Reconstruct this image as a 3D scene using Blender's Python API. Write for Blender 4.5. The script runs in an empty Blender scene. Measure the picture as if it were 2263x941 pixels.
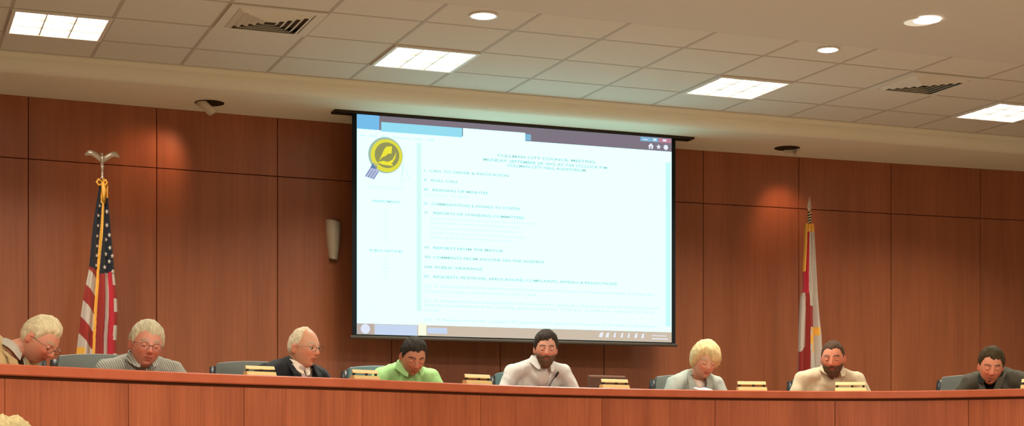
import bpy, bmesh, math, random
from mathutils import Vector, Matrix, noise
import numpy as np
random.seed(7)
scene = bpy.context.scene
COL = scene.collection
PI = math.pi

# ------------------------------------------------------------------ camera
F = 3600.0            # focal length in photo pixels (2263 wide)
TH = math.radians(21.4)
CZ = 1.15
HY = 989.0            # photo row of the horizon
cd = bpy.data.cameras.new('camera')
cd.sensor_fit = 'HORIZONTAL'; cd.sensor_width = 36
cd.lens = 36 * F / 2263
cd.shift_y = (HY - 470.5) / 2263
cam = bpy.data.objects.new('camera', cd); COL.objects.link(cam)
cam.location = (0, 0, CZ)
cam.rotation_euler = (PI / 2, 0, -TH)
scene.camera = cam
S_, C_ = math.sin(TH), math.cos(TH)

def W(px, py, Z):
    "room point that lies Z metres deep along the view at a photo position"
    lat = (px - 1131.5) / F * Z
    return Vector((lat * C_ + Z * S_, Z * C_ - lat * S_, CZ + (HY - py) / F * Z))

def XY(px, Y):
    t = (px - 1131.5) / F
    return Y * (S_ + t * C_) / (C_ - t * S_)

vs = scene.view_settings
vs.view_transform = 'Standard'; vs.look = 'None'; vs.exposure = 0; vs.gamma = 1
vs.use_curve_mapping = False

# ------------------------------------------------------------------ materials
def lin(c):
    return tuple((x / 255 / 12.92) if x <= 10 else ((x / 255 + .055) / 1.055) ** 2.4 for x in c)

def mat(name, col, rough=.6, metal=0., spec=.4, noise_amt=.0, noise_scale=30, bump=0., sheen=0., sss=0.):
    m = bpy.data.materials.new(name); m.use_nodes = True
    nt = m.node_tree; b = nt.nodes['Principled BSDF']
    b.inputs['Roughness'].default_value = rough
    b.inputs['Metallic'].default_value = metal
    b.inputs['Specular IOR Level'].default_value = spec
    b.inputs['Base Color'].default_value = (*col, 1)
    if sheen: b.inputs['Sheen Weight'].default_value = sheen
    if sss:
        b.inputs['Subsurface Weight'].default_value = sss
        b.inputs['Subsurface Radius'].default_value = (.01, .004, .002)
    if noise_amt or bump:
        tc = nt.nodes.new('ShaderNodeTexCoord'); n = nt.nodes.new('ShaderNodeTexNoise')
        n.inputs['Scale'].default_value = noise_scale; n.inputs['Detail'].default_value = 5
        nt.links.new(tc.outputs['Object'], n.inputs['Vector'])
        if noise_amt:
            mx = nt.nodes.new('ShaderNodeMix'); mx.data_type = 'RGBA'
            mx.inputs['A'].default_value = (*[c * (1 - noise_amt) for c in col], 1)
            mx.inputs['B'].default_value = (*[min(1, c * (1 + noise_amt)) for c in col], 1)
            nt.links.new(n.outputs['Fac'], mx.inputs['Factor'])
            nt.links.new(mx.outputs['Result'], b.inputs['Base Color'])
        if bump:
            bp = nt.nodes.new('ShaderNodeBump'); bp.inputs['Strength'].default_value = bump
            bp.inputs['Distance'].default_value = .002
            nt.links.new(n.outputs['Fac'], bp.inputs['Height'])
            nt.links.new(bp.outputs['Normal'], b.inputs['Normal'])
    return m

def emis(name, col, strength=1.0):
    m = bpy.data.materials.new(name); m.use_nodes = True
    b = m.node_tree.nodes['Principled BSDF']
    b.inputs['Base Color'].default_value = (0, 0, 0, 1)
    b.inputs['Specular IOR Level'].default_value = 0
    b.inputs['Roughness'].default_value = 1
    b.inputs['Emission Color'].default_value = (*col, 1)
    b.inputs['Emission Strength'].default_value = strength
    return m

def wood(name, c1, c2, rough=.38, coat=.15, fine=38., board=.0):
    "vertical veneer grain from a UV map in metres (u along, v up)"
    m = bpy.data.materials.new(name); m.use_nodes = True
    nt = m.node_tree; b = nt.nodes['Principled BSDF']
    b.inputs['Roughness'].default_value = rough
    b.inputs['Coat Weight'].default_value = coat; b.inputs['Coat Roughness'].default_value = .3
    b.inputs['Specular IOR Level'].default_value = .35
    uv = nt.nodes.new('ShaderNodeUVMap'); uv.uv_map = 'UVMap'
    mp = nt.nodes.new('ShaderNodeMapping'); mp.inputs['Scale'].default_value = (fine, 1.1, 1)
    n1 = nt.nodes.new('ShaderNodeTexNoise'); n1.inputs['Scale'].default_value = 1.3; n1.inputs['Detail'].default_value = 8; n1.inputs['Roughness'].default_value = .65
    mp2 = nt.nodes.new('ShaderNodeMapping'); mp2.inputs['Scale'].default_value = (4.5, .25, 1)
    n2 = nt.nodes.new('ShaderNodeTexNoise'); n2.inputs['Scale'].default_value = 1.6; n2.inputs['Detail'].default_value = 4
    nt.links.new(uv.outputs['UV'], mp.inputs['Vector']); nt.links.new(mp.outputs['Vector'], n1.inputs['Vector'])
    nt.links.new(uv.outputs['UV'], mp2.inputs['Vector']); nt.links.new(mp2.outputs['Vector'], n2.inputs['Vector'])
    ad = nt.nodes.new('ShaderNodeMath'); ad.operation = 'ADD'
    nt.links.new(n1.outputs['Fac'], ad.inputs[0]); nt.links.new(n2.outputs['Fac'], ad.inputs[1])
    rp = nt.nodes.new('ShaderNodeValToRGB')
    rp.color_ramp.elements[0].position = .36 + board; rp.color_ramp.elements[0].color = (*c1, 1)
    rp.color_ramp.elements[1].position = .66 - board; rp.color_ramp.elements[1].color = (*c2, 1)
    hf = nt.nodes.new('ShaderNodeMath'); hf.operation = 'MULTIPLY'; hf.inputs[1].default_value = .5
    nt.links.new(ad.outputs[0], hf.inputs[0]); nt.links.new(hf.outputs[0], rp.inputs['Fac'])
    nt.links.new(rp.outputs['Color'], b.inputs['Base Color'])
    return m

M = {}
M['wall_wood'] = wood('cherry_wall_veneer', (.28, .084, .034), (.40, .124, .049))
M['dais_wood'] = wood('cherry_dais_veneer', (.27, .062, .021), (.43, .110, .041), rough=.42, board=.02)
M['dais_top'] = wood('cherry_dais_ledge', (.42, .088, .034), (.49, .115, .048), fine=4.)
M['gap'] = mat('dark_joint', (.085, .026, .010), .9, spec=.1)
M['ceiling_tile'] = mat('ceiling_tile', (.68, .64, .55), .95, spec=.1, noise_amt=.05, noise_scale=60, bump=.3)
M['gypsum'] = mat('painted_gypsum', (.64, .60, .52), .9, spec=.15, noise_amt=.02, noise_scale=3)
M['soffit'] = mat('soffit_paint', (.80, .73, .56), .85, spec=.2, noise_amt=.02, noise_scale=3)
M['grid'] = mat('ceiling_grid', (.48, .42, .34), .7, spec=.2)
M['wallpaint'] = mat('beige_wall_paint', (.60, .54, .44), .9, spec=.15, noise_amt=.03, noise_scale=4)
M['carpet'] = mat('carpet', (.36, .30, .22), 1, spec=.05, noise_amt=.25, noise_scale=120, bump=.5)
M['black'] = mat('matte_black', (.012, .012, .013), .6, spec=.3)
M['vent_back'] = mat('vent_shadow_grey', (.20, .15, .10), .9)
M['dark'] = mat('flat_recess_shade', (.045, .03, .018), .9, spec=.1)
M['screen_black'] = mat('screen_border_black', (.015, .018, .02), .9, spec=.1)
M['bar'] = mat('screen_bar_grey', (.10, .08, .06), .5)
M['white_metal'] = mat('white_enamel', (.75, .70, .62), .45, spec=.4)
M['cream'] = mat('cream_glass', (.60, .50, .37), .45, noise_amt=.03, noise_scale=8)
M['brass'] = mat('brass', (.80, .57, .25), .36, metal=.55, noise_amt=.05)
M['brass_light'] = mat('pale_brass', (.88, .70, .36), .40, metal=.35, noise_amt=.04)
M['gold'] = mat('gold_fringe', (.95, .42, .06), .6, noise_amt=.3, noise_scale=180, bump=.6)
M['silver'] = mat('tarnished_silver', (.62, .50, .38), .35, metal=.6)
M['leather'] = mat('grey_green_leather', (.15, .17, .145), .45, spec=.45, noise_amt=.08, noise_scale=25, bump=.15)
M['leather_teal'] = mat('teal_grey_leather', (.11, .19, .19), .45, spec=.45, noise_amt=.08, noise_scale=25, bump=.15)
M['plastic'] = mat('black_plastic', (.02, .02, .02), .4)
M['paper'] = mat('white_paper', (.85, .80, .75), .8)
M['brown'] = mat('brown_casing', (.10, .055, .035), .5, noise_amt=.05)
M['brown_edge'] = mat('pale_brown_edge', (.22, .15, .10), .5)
M['trouser'] = mat('dark_trousers', (.03, .03, .035), .8)
M['shoe'] = mat('shoe_leather', (.02, .015, .012), .4)
M['tube'] = emis('troffer_glow', (1.0, .97, .88), 6)
M['blade'] = mat('white_louver_blade', (.9, .88, .80), .4)
M['tube_dim'] = emis('troffer_reflector_glow', (1.0, .95, .80), 1.0)
M['reflector'] = emis('reflector_painted_glow', lin((244, 222, 190)), .9)  # enamel disc glows by itself, standing in for reflected lamp light
M['lamp'] = emis('downlight_glow', (1.0, .93, .84), 7.0)

def skin(name, col, lip=(.36, .11, .075), brow=(.1, .06, .04)):
    m = bpy.data.materials.new(name); m.use_nodes = True
    nt = m.node_tree; b = nt.nodes['Principled BSDF']
    b.inputs['Roughness'].default_value = .5; b.inputs['Specular IOR Level'].default_value = .35
    b.inputs['Subsurface Weight'].default_value = .12
    b.inputs['Subsurface Radius'].default_value = (.012, .004, .002)
    at = nt.nodes.new('ShaderNodeAttribute'); at.attribute_name = 'tint'
    sp = nt.nodes.new('ShaderNodeSeparateColor'); nt.links.new(at.outputs['Color'], sp.inputs['Color'])
    def mix(a, bcol, fac):
        mx = nt.nodes.new('ShaderNodeMix'); mx.data_type = 'RGBA'
        if isinstance(a, tuple): mx.inputs['A'].default_value = (*a, 1)
        else: nt.links.new(a, mx.inputs['A'])
        mx.inputs['B'].default_value = (*bcol, 1)
        nt.links.new(fac, mx.inputs['Factor']); return mx.outputs['Result']
    blush = (min(1, col[0] * 1.02), col[1] * .66, col[2] * .62)
    c = mix(col, blush, sp.outputs[2])
    c = mix(c, lip, sp.outputs[0]); c = mix(c, brow, sp.outputs[1])
    nt.links.new(c, b.inputs['Base Color'])
    return m

def hairmat(name, col, var=.5):
    m = bpy.data.materials.new(name); m.use_nodes = True
    nt = m.node_tree; b = nt.nodes['Principled BSDF']
    b.inputs['Roughness'].default_value = .75; b.inputs['Specular IOR Level'].default_value = .12
    tc = nt.nodes.new('ShaderNodeTexCoord'); mp = nt.nodes.new('ShaderNodeMapping')
    mp.inputs['Scale'].default_value = (160, 40, 25)
    n = nt.nodes.new('ShaderNodeTexNoise'); n.inputs['Scale'].default_value = 1; n.inputs['Detail'].default_value = 6
    nt.links.new(tc.outputs['Object'], mp.inputs['Vector']); nt.links.new(mp.outputs['Vector'], n.inputs['Vector'])
    mx = nt.nodes.new('ShaderNodeMix'); mx.data_type = 'RGBA'
    mx.inputs['A'].default_value = (*[c * (1 - var) for c in col], 1)
    mx.inputs['B'].default_value = (*[min(1, c * (1 + var)) for c in col], 1)
    nt.links.new(n.outputs['Fac'], mx.inputs['Factor']); nt.links.new(mx.outputs['Result'], b.inputs['Base Color'])
    bp = nt.nodes.new('ShaderNodeBump'); bp.inputs['Strength'].default_value = .6; bp.inputs['Distance'].default_value = .003
    nt.links.new(n.outputs['Fac'], bp.inputs['Height']); nt.links.new(bp.outputs['Normal'], b.inputs['Normal'])
    return m

def stripes(name, c1, c2, scale):
    m = bpy.data.materials.new(name); m.use_nodes = True
    nt = m.node_tree; b = nt.nodes['Principled BSDF']; b.inputs['Roughness'].default_value = .8
    b.inputs['Specular IOR Level'].default_value = .2
    tc = nt.nodes.new('ShaderNodeTexCoord'); w = nt.nodes.new('ShaderNodeTexWave')
    w.wave_type = 'BANDS'; w.bands_direction = 'DIAGONAL'; w.inputs['Scale'].default_value = scale; w.inputs['Distortion'].default_value = .6
    mp = nt.nodes.new('ShaderNodeMapping'); mp.inputs['Scale'].default_value = (1, 0, .35)
    nt.links.new(tc.outputs['Object'], mp.inputs['Vector']); nt.links.new(mp.outputs['Vector'], w.inputs['Vector'])
    mx = nt.nodes.new('ShaderNodeMix'); mx.data_type = 'RGBA'
    mx.inputs['A'].default_value = (*c1, 1); mx.inputs['B'].default_value = (*c2, 1)
    nt.links.new(w.outputs['Fac'], mx.inputs['Factor']); nt.links.new(mx.outputs['Result'], b.inputs['Base Color'])
    return m

def cloth(name, col, rough=.85, amt=.06):
    return mat(name, col, rough, spec=.15, noise_amt=amt, noise_scale=45, bump=.25, sheen=.1)

# ------------------------------------------------------------------ helpers
def obj(name, bm, mats, parent=None, smooth=False, loc=None):
    me = bpy.data.meshes.new(name)
    bmesh.ops.recalc_face_normals(bm, faces=bm.faces[:]) if not isinstance(bm, bpy.types.Mesh) else None
    if isinstance(bm, bpy.types.Mesh): me = bm; me.name = name
    else: bm.to_mesh(me); bm.free()
    if not isinstance(mats, (list, tuple)): mats = [mats]
    if len(me.materials): me.materials.clear()
    for m in mats: me.materials.append(m)
    if smooth: me.polygons.foreach_set('use_smooth', [True] * len(me.polygons))
    o = bpy.data.objects.new(name, me); COL.objects.link(o)
    if parent: o.parent = parent
    if loc is not None: o.location = loc
    return o

def tag(o, label=None, cat=None, group=None, kind=None):
    if label: o['label'] = label
    if cat: o['category'] = cat
    if group: o['group'] = group
    if kind: o['kind'] = kind
    return o

def thing(name, loc, label, cat, group=None, rz=0):
    o = bpy.data.objects.new(name, None); o.empty_display_size = .1; COL.objects.link(o)
    o.location = loc; o.rotation_euler = (0, 0, rz)
    return tag(o, label, cat, group)

def copy_tree(o, parent=None):
    c = o.copy(); COL.objects.link(c)
    if parent: c.parent = parent
    for ch in list(o.children): copy_tree(ch, c)
    return c

def box(bm, c, s, rot=None, mi=0, bev=0):
    M4 = Matrix.Translation(c) @ (rot.to_4x4() if rot else Matrix()) @ Matrix.Diagonal((*s, 1))
    r = bmesh.ops.create_cube(bm, size=1, matrix=M4)
    fs = {f for v in r['verts'] for f in v.link_faces}
    for f in fs: f.material_index = mi
    if bev:
        es = {e for v in r['verts'] for e in v.link_edges}
        rr = bmesh.ops.bevel(bm, geom=list(es), offset=bev, segments=3, affect='EDGES', profile=.5)
        for f in rr['faces']: f.material_index = mi
    return r['verts']

def ball(bm, c, r, rot=None, sub=3):
    if not isinstance(r, (tuple, list, Vector)): r = (r, r, r)
    M4 = Matrix.Translation(c) @ (rot.to_4x4() if rot else Matrix()) @ Matrix.Diagonal((*r, 1))
    bmesh.ops.create_icosphere(bm, subdivisions=sub, radius=1, matrix=M4)

def frame_of(d):
    d = d.normalized(); a = Vector((0, 0, 1)) if abs(d.z) < .9 else Vector((1, 0, 0))
    u = d.cross(a).normalized(); return u, d.cross(u).normalized()

def tube(bm, pts, rs, seg=12, mi=0, cap=True, aspect=None):
    pts = [Vector(p) for p in pts]
    if not isinstance(rs, (list, tuple)): rs = [rs] * len(pts)
    rings = []
    u = None
    for i, p in enumerate(pts):
        d = (pts[min(i + 1, len(pts) - 1)] - pts[max(i - 1, 0)]).normalized()
        if u is None: u, v = frame_of(d)
        else:
            u = (u - d * u.dot(d)).normalized(); v = d.cross(u)
        rings.append([bm.verts.new(p + rs[i] * (math.cos(2 * PI * k / seg) * u + math.sin(2 * PI * k / seg) * v)) for k in range(seg)])
    for a, b in zip(rings, rings[1:]):
        for k in range(seg):
            f = bm.faces.new((a[k], a[(k + 1) % seg], b[(k + 1) % seg], b[k])); f.material_index = mi
    if cap:
        f = bm.faces.new(rings[0][::-1]); f.material_index = mi
        f = bm.faces.new(rings[-1]); f.material_index = mi

def capsule(bm, a, b, ra, rb, sub=3):
    a, b = Vector(a), Vector(b)
    tube(bm, [a, b], [ra, rb], 20)
    ball(bm, a, ra, sub=sub); ball(bm, b, rb, sub=sub)

def lathe(bm, prof, seg=32, mi=0, origin=(0, 0, 0)):
    o = Vector(origin); rings = []
    for r, z in prof:
        if r < 1e-6: rings.append([bm.verts.new(o + Vector((0, 0, z)))])
        else: rings.append([bm.verts.new(o + Vector((r * math.cos(2 * PI * k / seg), r * math.sin(2 * PI * k / seg), z))) for k in range(seg)])
    for a, b in zip(rings, rings[1:]):
        for k in range(seg):
            q = [a[k % len(a)], a[(k + 1) % len(a)], b[(k + 1) % len(b)], b[k % len(b)]]
            u = []
            for x in q:
                if x not in u: u.append(x)
            if len(u) > 2:
                f = bm.faces.new(u); f.material_index = mi

def prism(bm, poly, z0, z1, mi=0, xf=None):
    "polygon (x,y) extruded z0..z1, optional transform"
    xf = xf or (lambda v: v)
    a = [bm.verts.new(xf(Vector((x, y, z0)))) for x, y in poly]
    b = [bm.verts.new(xf(Vector((x, y, z1)))) for x, y in poly]
    n = len(poly)
    fs = [bm.faces.new(a[::-1]), bm.faces.new(b)]
    for k in range(n): fs.append(bm.faces.new((a[k], a[(k + 1) % n], b[(k + 1) % n], b[k])))
    for f in fs: f.material_index = mi

def remeshed(bm, voxel, it=2, fac=.5):
    me = bpy.data.meshes.new('tmp'); bm.to_mesh(me); bm.free()
    o = bpy.data.objects.new('tmp', me); COL.objects.link(o)
    r = o.modifiers.new('r', 'REMESH'); r.mode = 'VOXEL'; r.voxel_size = voxel
    if it:
        s = o.modifiers.new('s', 'SMOOTH'); s.factor = fac; s.iterations = it
    dg = bpy.context.evaluated_depsgraph_get()
    out = bpy.data.meshes.new_from_object(o.evaluated_get(dg))
    bpy.data.objects.remove(o); bpy.data.meshes.remove(me)
    return out

def uvmap(o, fn):
    me = o.data; uv = me.uv_layers.new(name='UVMap')
    for lp in me.loops:
        uv.data[lp.index].uv = fn(me.vertices[lp.vertex_index].co)

# ------------------------------------------------------------------ room shell
ZC = CZ + 2.671       # ceiling
ZS = CZ + 2.547       # underside of the soffit
YE = 11.45            # tile ceiling ends, soffit starts
YG = 9.27             # painted ceiling meets the tiles
def wall_y(x): return 12.42 - .0075 * (x - 5.3) ** 2
X0, X1, Y0 = -4.0, 13.0, -5.0
ZP = .65              # raised floor behind the desk

bm = bmesh.new(); box(bm, ((X0 + X1) / 2, (Y0 + 13) / 2, -.05), (X1 - X0 + .4, 13 - Y0 + .4, .1))
tag(obj('floor', bm, M['carpet']), 'carpeted floor of the meeting room', kind='structure')
for nm, c, s in (('wall_left', (X0 - .1, 4, 2), (.2, 18.4, 4.2)), ('wall_right', (X1 + .1, 4, 2), (.2, 18.4, 4.2)),
                 ('wall_front', (4.5, Y0 - .1, 2), (17.4, .2, 4.2))):
    bm = bmesh.new(); box(bm, c, s); tag(obj(nm, bm, M['wallpaint']), kind='structure')

# panelled back wall
bm = bmesh.new(); GAP = .0045; ZJ = 3.245
xs = [1.045 + .93 * k for k in range(-6, 14)]
for a, b in zip(xs, xs[1:]):
    for z0, z1 in ((-.02, ZJ), (ZJ, ZS + .02)):
        pts = []
        xa, xb = a + GAP / 2, b - GAP / 2
        za, zb = z0 + GAP / 2, z1 - GAP / 2
        ya, yb = wall_y(xa), wall_y(xb)
        bz = .003
        front = [(xa + bz, ya, za + bz), (xb - bz, yb, za + bz), (xb - bz, yb, zb - bz), (xa + bz, ya, zb - bz)]
        mid = [(xa, ya + .004, za), (xb, yb + .004, za), (xb, yb + .004, zb), (xa, ya + .004, zb)]
        bk = [(x, y + .02, z) for x, y, z in mid]
        R = [[bm.verts.new(p) for p in q] for q in (front, mid, bk)]
        bm.faces.new(R[0])
        for q, r in zip(R, R[1:]):
            for k in range(4): bm.faces.new((q[k], q[(k + 1) % 4], r[(k + 1) % 4], r[k]))
for a, b in zip(xs, xs[1:]):     # dark backing seen through the joints
    q = [bm.verts.new(p) for p in ((a, wall_y(a) + .018, -.02), (b, wall_y(b) + .018, -.02), (b, wall_y(b) + .018, ZS + .02), (a, wall_y(a) + .018, ZS + .02))]
    q2 = [bm.verts.new(p) for p in ((a, wall_y(a) + .2, -.02), (b, wall_y(b) + .2, -.02), (b, wall_y(b) + .2, ZS + .02), (a, wall_y(a) + .2, ZS + .02))]
    for f in (q, q2[::-1], (q[0], q2[0], q2[1], q[1]), (q[3], q[2], q2[2], q2[3])):
        bm.faces.new(f).material_index = 1
me_o = obj('wall_back', bm, [M['wall_wood'], M['gap']])
uvmap(me_o, lambda v: (v.x + math.floor((v.x - 1.045) / .93) * 3.7, v.z))
tag(me_o, 'red-brown wood panelled wall behind the council desk', kind='structure')

# tiled ceiling with its grid; painted ceiling over the audience
P = .6095; GX = 3.22; GY = 9.73
bm = bmesh.new()
gx = [GX + P * k for k in range(-12, 17)]
gy = [YG, GY, GY + P, GY + 2 * P, YE]
OPEN = {(12 + k, 2) for k in (-4, 0, 4, 8)} | {(10, 1), (18, 1)}
for i, (a, b) in enumerate(zip(gx, gx[1:])):
    for j, (c, d) in enumerate(zip(gy, gy[1:])):
        if (i, j) in OPEN: continue
        box(bm, ((a + b) / 2, (c + d) / 2, ZC + .014), (b - a - .022, d - c - .022, .02))
box(bm, ((gx[0] + gx[-1]) / 2, (YG + YE) / 2, ZC + .15), (gx[-1] - gx[0], YE - YG, .02), mi=1)
for a in gx: box(bm, (a, (YG + YE) / 2, ZC + .010), (.022, YE - YG, .016), mi=1)
for c in gy: box(bm, ((gx[0] + gx[-1]) / 2, c, ZC + .0105), (gx[-1] - gx[0], .022, .016), mi=1)
tag(obj('ceiling', bm, [M['ceiling_tile'], M['grid']]), 'suspended ceiling of square tiles above the desk', kind='structure')
bm = bmesh.new()
box(bm, ((X0 + X1) / 2, (Y0 + YG) / 2, ZC + .05), (X1 - X0, YG - Y0 - .004, .1))
tag(obj('ceiling_audience', bm, M['gypsum']), 'smooth painted ceiling over the audience', kind='structure')

# soffit with a coved front edge
prof = [(YE, ZC + .04), (YE, ZC - .006)]
for k in range(1, 9):
    a = k / 8 * PI / 2
    prof.append((YE + .015 + .105 * (1 - math.cos(a)), ZC - .01 - (ZC - ZS - .01) * math.sin(a)))
prof += [(13.0, ZS), (13.0, ZC + .04)]
bm = bmesh.new()
ra = [bm.verts.new((X0, y, z)) for y, z in prof]; rb = [bm.verts.new((X1, y, z)) for y, z in prof]
n = len(prof)
for k in range(n): bm.faces.new((ra[k], rb[k], rb[(k + 1) % n], ra[(k + 1) % n]))
bm.faces.new(ra); bm.faces.new(rb[::-1])
o = obj('soffit', bm, M['soffit']); tag(o, 'lowered band of ceiling running along the panelled wall', kind='structure')

# ------------------------------------------------------------------ ceiling fixtures
def area(parent, w, power, spread, col, z):
    ld = bpy.data.lights.new('troffer_light', 'AREA'); ld.shape = 'SQUARE'; ld.size = w
    ld.energy = power; ld.color = col; ld.spread = math.radians(spread)
    lo = bpy.data.objects.new('lamp_light', ld); COL.objects.link(lo); lo.parent = parent
    lo.location = (0, 0, z); return lo

TROF_W = 38
def make_troffer(x, y, label, group='square lay-in ceiling lights', recess=True, spread=128):
    t = thing('ceiling_light', (x, y, ZC), label, 'ceiling light', group); power = TROF_W * (1 if recess else 2.0)
    h = P / 2 - .004
    bm = bmesh.new()
    for sx, sy, lx, ly in ((0, h - .012, 2 * h, .024), (0, -h + .012, 2 * h, .024), (h - .012, 0, .024, 2 * h - .048), (-h + .012, 0, .024, 2 * h - .048)):
        box(bm, (sx, sy, -.004), (lx, ly, .014), bev=.002)
    obj('frame', bm, M['white_metal'], t)
    hz = .05 if recess else .001
    bm = bmesh.new(); box(bm, (0, 0, hz), (2 * h - .05, 2 * h - .05, .003)); obj('lamp_panel', bm, M['tube'], t)
    if recess:
        bm = bmesh.new()
        for sx, sy, lx, ly in ((0, h - .022, 2 * h - .03, .006), (0, -h + .022, 2 * h - .03, .006), (h - .022, 0, .006, 2 * h - .05), (-h + .022, 0, .006, 2 * h - .05)):
            box(bm, (sx, sy, .028), (lx, ly, .056))
        box(bm, (0, 0, .057), (2 * h - .03, 2 * h - .03, .006))
        obj('housing', bm, M['white_metal'], t)
    # parabolic louver blades, three cells across
    bm = bmesh.new(); w = 2 * h - .056; lz = .022 if recess else 0
    for k in (-1, 1):
        prism(bm, [(-.014, 0), (.014, 0), (.004, -.028), (-.004, -.028)], -w / 2, w / 2, xf=lambda v, k=k: Vector((k * w / 6 + v.x, v.z, v.y + lz)))
        prism(bm, [(-.014, 0), (.014, 0), (.004, -.028), (-.004, -.028)], -w / 2, w / 2, xf=lambda v, k=k: Vector((v.z, k * w / 6 + v.x, v.y + lz)))
    obj('louver', bm, M['blade'], t)
    area(t, .5, power, spread, (1, .92, .80), -.012 if recess else -.034)
    return t
labs = {-4: 'square white lit ceiling light at the far left above the flag with stars',
        0: 'square white lit ceiling light left of centre, up from the left end of the screen',
        4: 'square white lit ceiling light above the right end of the projection screen',
        8: 'square white lit ceiling light at the far right edge, cut by the frame'}
for k, l in labs.items():
    make_troffer(GX + P * (k + .5), GY + 1.5 * P, l)
# unseen lights added over the audience to fill the room with light
for j, yy in enumerate((6.6, 3.4, .2)):
    for i, xx in enumerate((-.8, 2.2, 5.2, 8.2)):
        make_troffer(xx, yy, 'added unseen fill light over the audience, built as a square ceiling light', 'added fill lights over the audience, out of view', recess=False, spread=165)

def make_downlight(x, y, r, label, open_can=False):
    t = thing('downlight', (x, y, ZC), label, 'ceiling light', 'round downlights')
    bm = bmesh.new()
    lathe(bm, [(r * .80, .002), (r * .82, -.006), (r * .97, -.008), (r, -.003), (r, .002), (r * .80, .002)], 40)
    obj('trim_ring', bm, M['white_metal'], t, smooth=True)
    bm = bmesh.new()
    if open_can:
        lathe(bm, [(r * .80, -.009), (r * .79, -.012), (r * .6, -.014), (0, -.015)], 40, origin=(.016, -.055, 0.003))
        b2 = bmesh.new(); lathe(b2, [(r * .98, -.0035), (r * .90, -.0075), (0, -.0078)], 40); obj('reflector', b2, M['reflector'], t)
    else:
        lathe(bm, [(r * .82, -.005), (r * .6, -.012), (0, -.015)], 40)
    obj('lens', bm, M['lamp'], t, smooth=True)
    ld = bpy.data.lights.new('downlight', 'SPOT'); ld.energy = 22; ld.color = (1, .84, .62); ld.spot_size = math.radians(120); ld.spot_blend = .8; ld.shadow_soft_size = .06
    lo = bpy.data.objects.new('lamp_light', ld); COL.objects.link(lo); lo.parent = t; lo.location = (0, 0, -.06)
    return t
make_downlight(3.51, 9.44, .092, 'round glowing downlight in the tiles, up from the screen top')
make_downlight(5.96, 9.40, .080, 'round glowing downlight in the tiles above the state flag side')
make_downlight(6.10, 8.57, .105, 'round downlight with wide pale ring in the smooth ceiling, top right', True)

def make_vent(x, y, label):
    t = thing('ceiling_vent', (x, y, ZC), label, 'vent', 'square ceiling vents')
    h = P / 2 - .006
    bm = bmesh.new()
    for s in (-1, 1):
        box(bm, (0, s * (h - .03), -.003), (2 * h, .06, .01), bev=.002); box(bm, (s * (h - .03), 0, -.003), (.06, 2 * h - .12, .01), bev=.002)
    obj('frame', bm, M['ceiling_tile'], t)
    bm = bmesh.new(); box(bm, (0, 0, .03), (2 * h - .10, 2 * h - .10, .003)); obj('backing', bm, M['vent_back'], t)
    for k in range(5):
        r0 = h - .065 - k * .042
        bm = bmesh.new(); r1 = r0 - .03
        rings = [[(-r0, -r0), (r0, -r0), (r0, r0), (-r0, r0)], [(-r1, -r1), (r1, -r1), (r1, r1), (-r1, r1)]]
        top = [bm.verts.new((a, b, -.003)) for a, b in rings[0]]; bot = [bm.verts.new((a, b, -.022)) for a, b in rings[1]]
        top2 = [bm.verts.new((a, b, .0)) for a, b in rings[0]]; bot2 = [bm.verts.new((a, b, -.019)) for a, b in rings[1]]
        for i in range(4):
            j = (i + 1) % 4
            bm.faces.new((top[i], top[j], bot[j], bot[i])); bm.faces.new((top2[i], bot2[i], bot2[j], top2[j]))
            bm.faces.new((bot[i], bot[j], bot2[j], bot2[i])); bm.faces.new((top[i], top2[i], top2[j], top[j]))
        obj('louver', bm, M['ceiling_tile'], t)
    return t
make_vent(GX - P * 1.5, GY + .5 * P, 'square louvered air vent in the tiles, upper left')
make_vent(GX + P * 6.5, GY + .5 * P, 'square louvered air vent in the tiles, upper right')

def make_eyeball(x, y, tx, ty, tz, label, sgn):
    t = thing('wall_washer_light', (x, y, ZS), label, 'spotlight', 'aimed spotlights in the soffit')
    bm = bmesh.new(); lathe(bm, [(0, -.002), (.098, -.002), (.102, -.006), (.108, -.004), (.108, .002), (0, .002)], 36)
    obj('housing', bm, M['dark'], t, smooth=False)  # flat dark disc painted as the recess's shade; soffit is not cut
    d = (Vector((tx, ty, tz)) - Vector((x, y, ZS))).normalized()
    R = d.to_track_quat('-Z', 'Y').to_matrix()
    bm = bmesh.new()
    # half of a pale ball shell whose mouth faces the wall
    N = 20
    prof = [(.072, -.066), (.080, -.066), (.098, -.026), (.098, .0), (.088, .0), (.070, -.056)]
    rings = []
    for k in range(N + 1):
        a = PI * .15 + PI * .72 * k / N
        a = a + (PI * .55 if sgn > 0 else -PI * .25)
        rings.append([bm.verts.new(R @ Vector((r * math.cos(a), r * math.sin(a), z))) for r, z in prof])
    for a, b in zip(rings, rings[1:]):
        for k in range(len(prof)): bm.faces.new((a[k], a[(k + 1) % 6], b[(k + 1) % 6], b[k]))
    bm.faces.new(rings[0]); bm.faces.new(rings[-1][::-1])
    obj('eyeball_shade', bm, M['cream'], t, smooth=True)
    ld = bpy.data.lights.new('eyeball', 'SPOT'); ld.energy = 13; ld.color = (1, .50, .30)
    ld.spot_size = math.radians(86); ld.spot_blend = 1.; ld.shadow_soft_size = .05
    lo = bpy.data.objects.new('lamp_light', ld); COL.objects.link(lo); lo.parent = t
    lo.location = d * .11 + Vector((0, 0, -.012)); lo.rotation_euler = d.to_track_quat('-Z', 'Y').to_euler()
make_eyeball(2.31, 12.02, 1.72, 12.36, 3.0, 'small dark recessed spotlight with pale shade, left of the screen', 1)
make_eyeball(7.23, 12.04, 7.45, 12.38, 2.9, 'small dark recessed spotlight with pale shade, right of the screen', -1)

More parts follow.
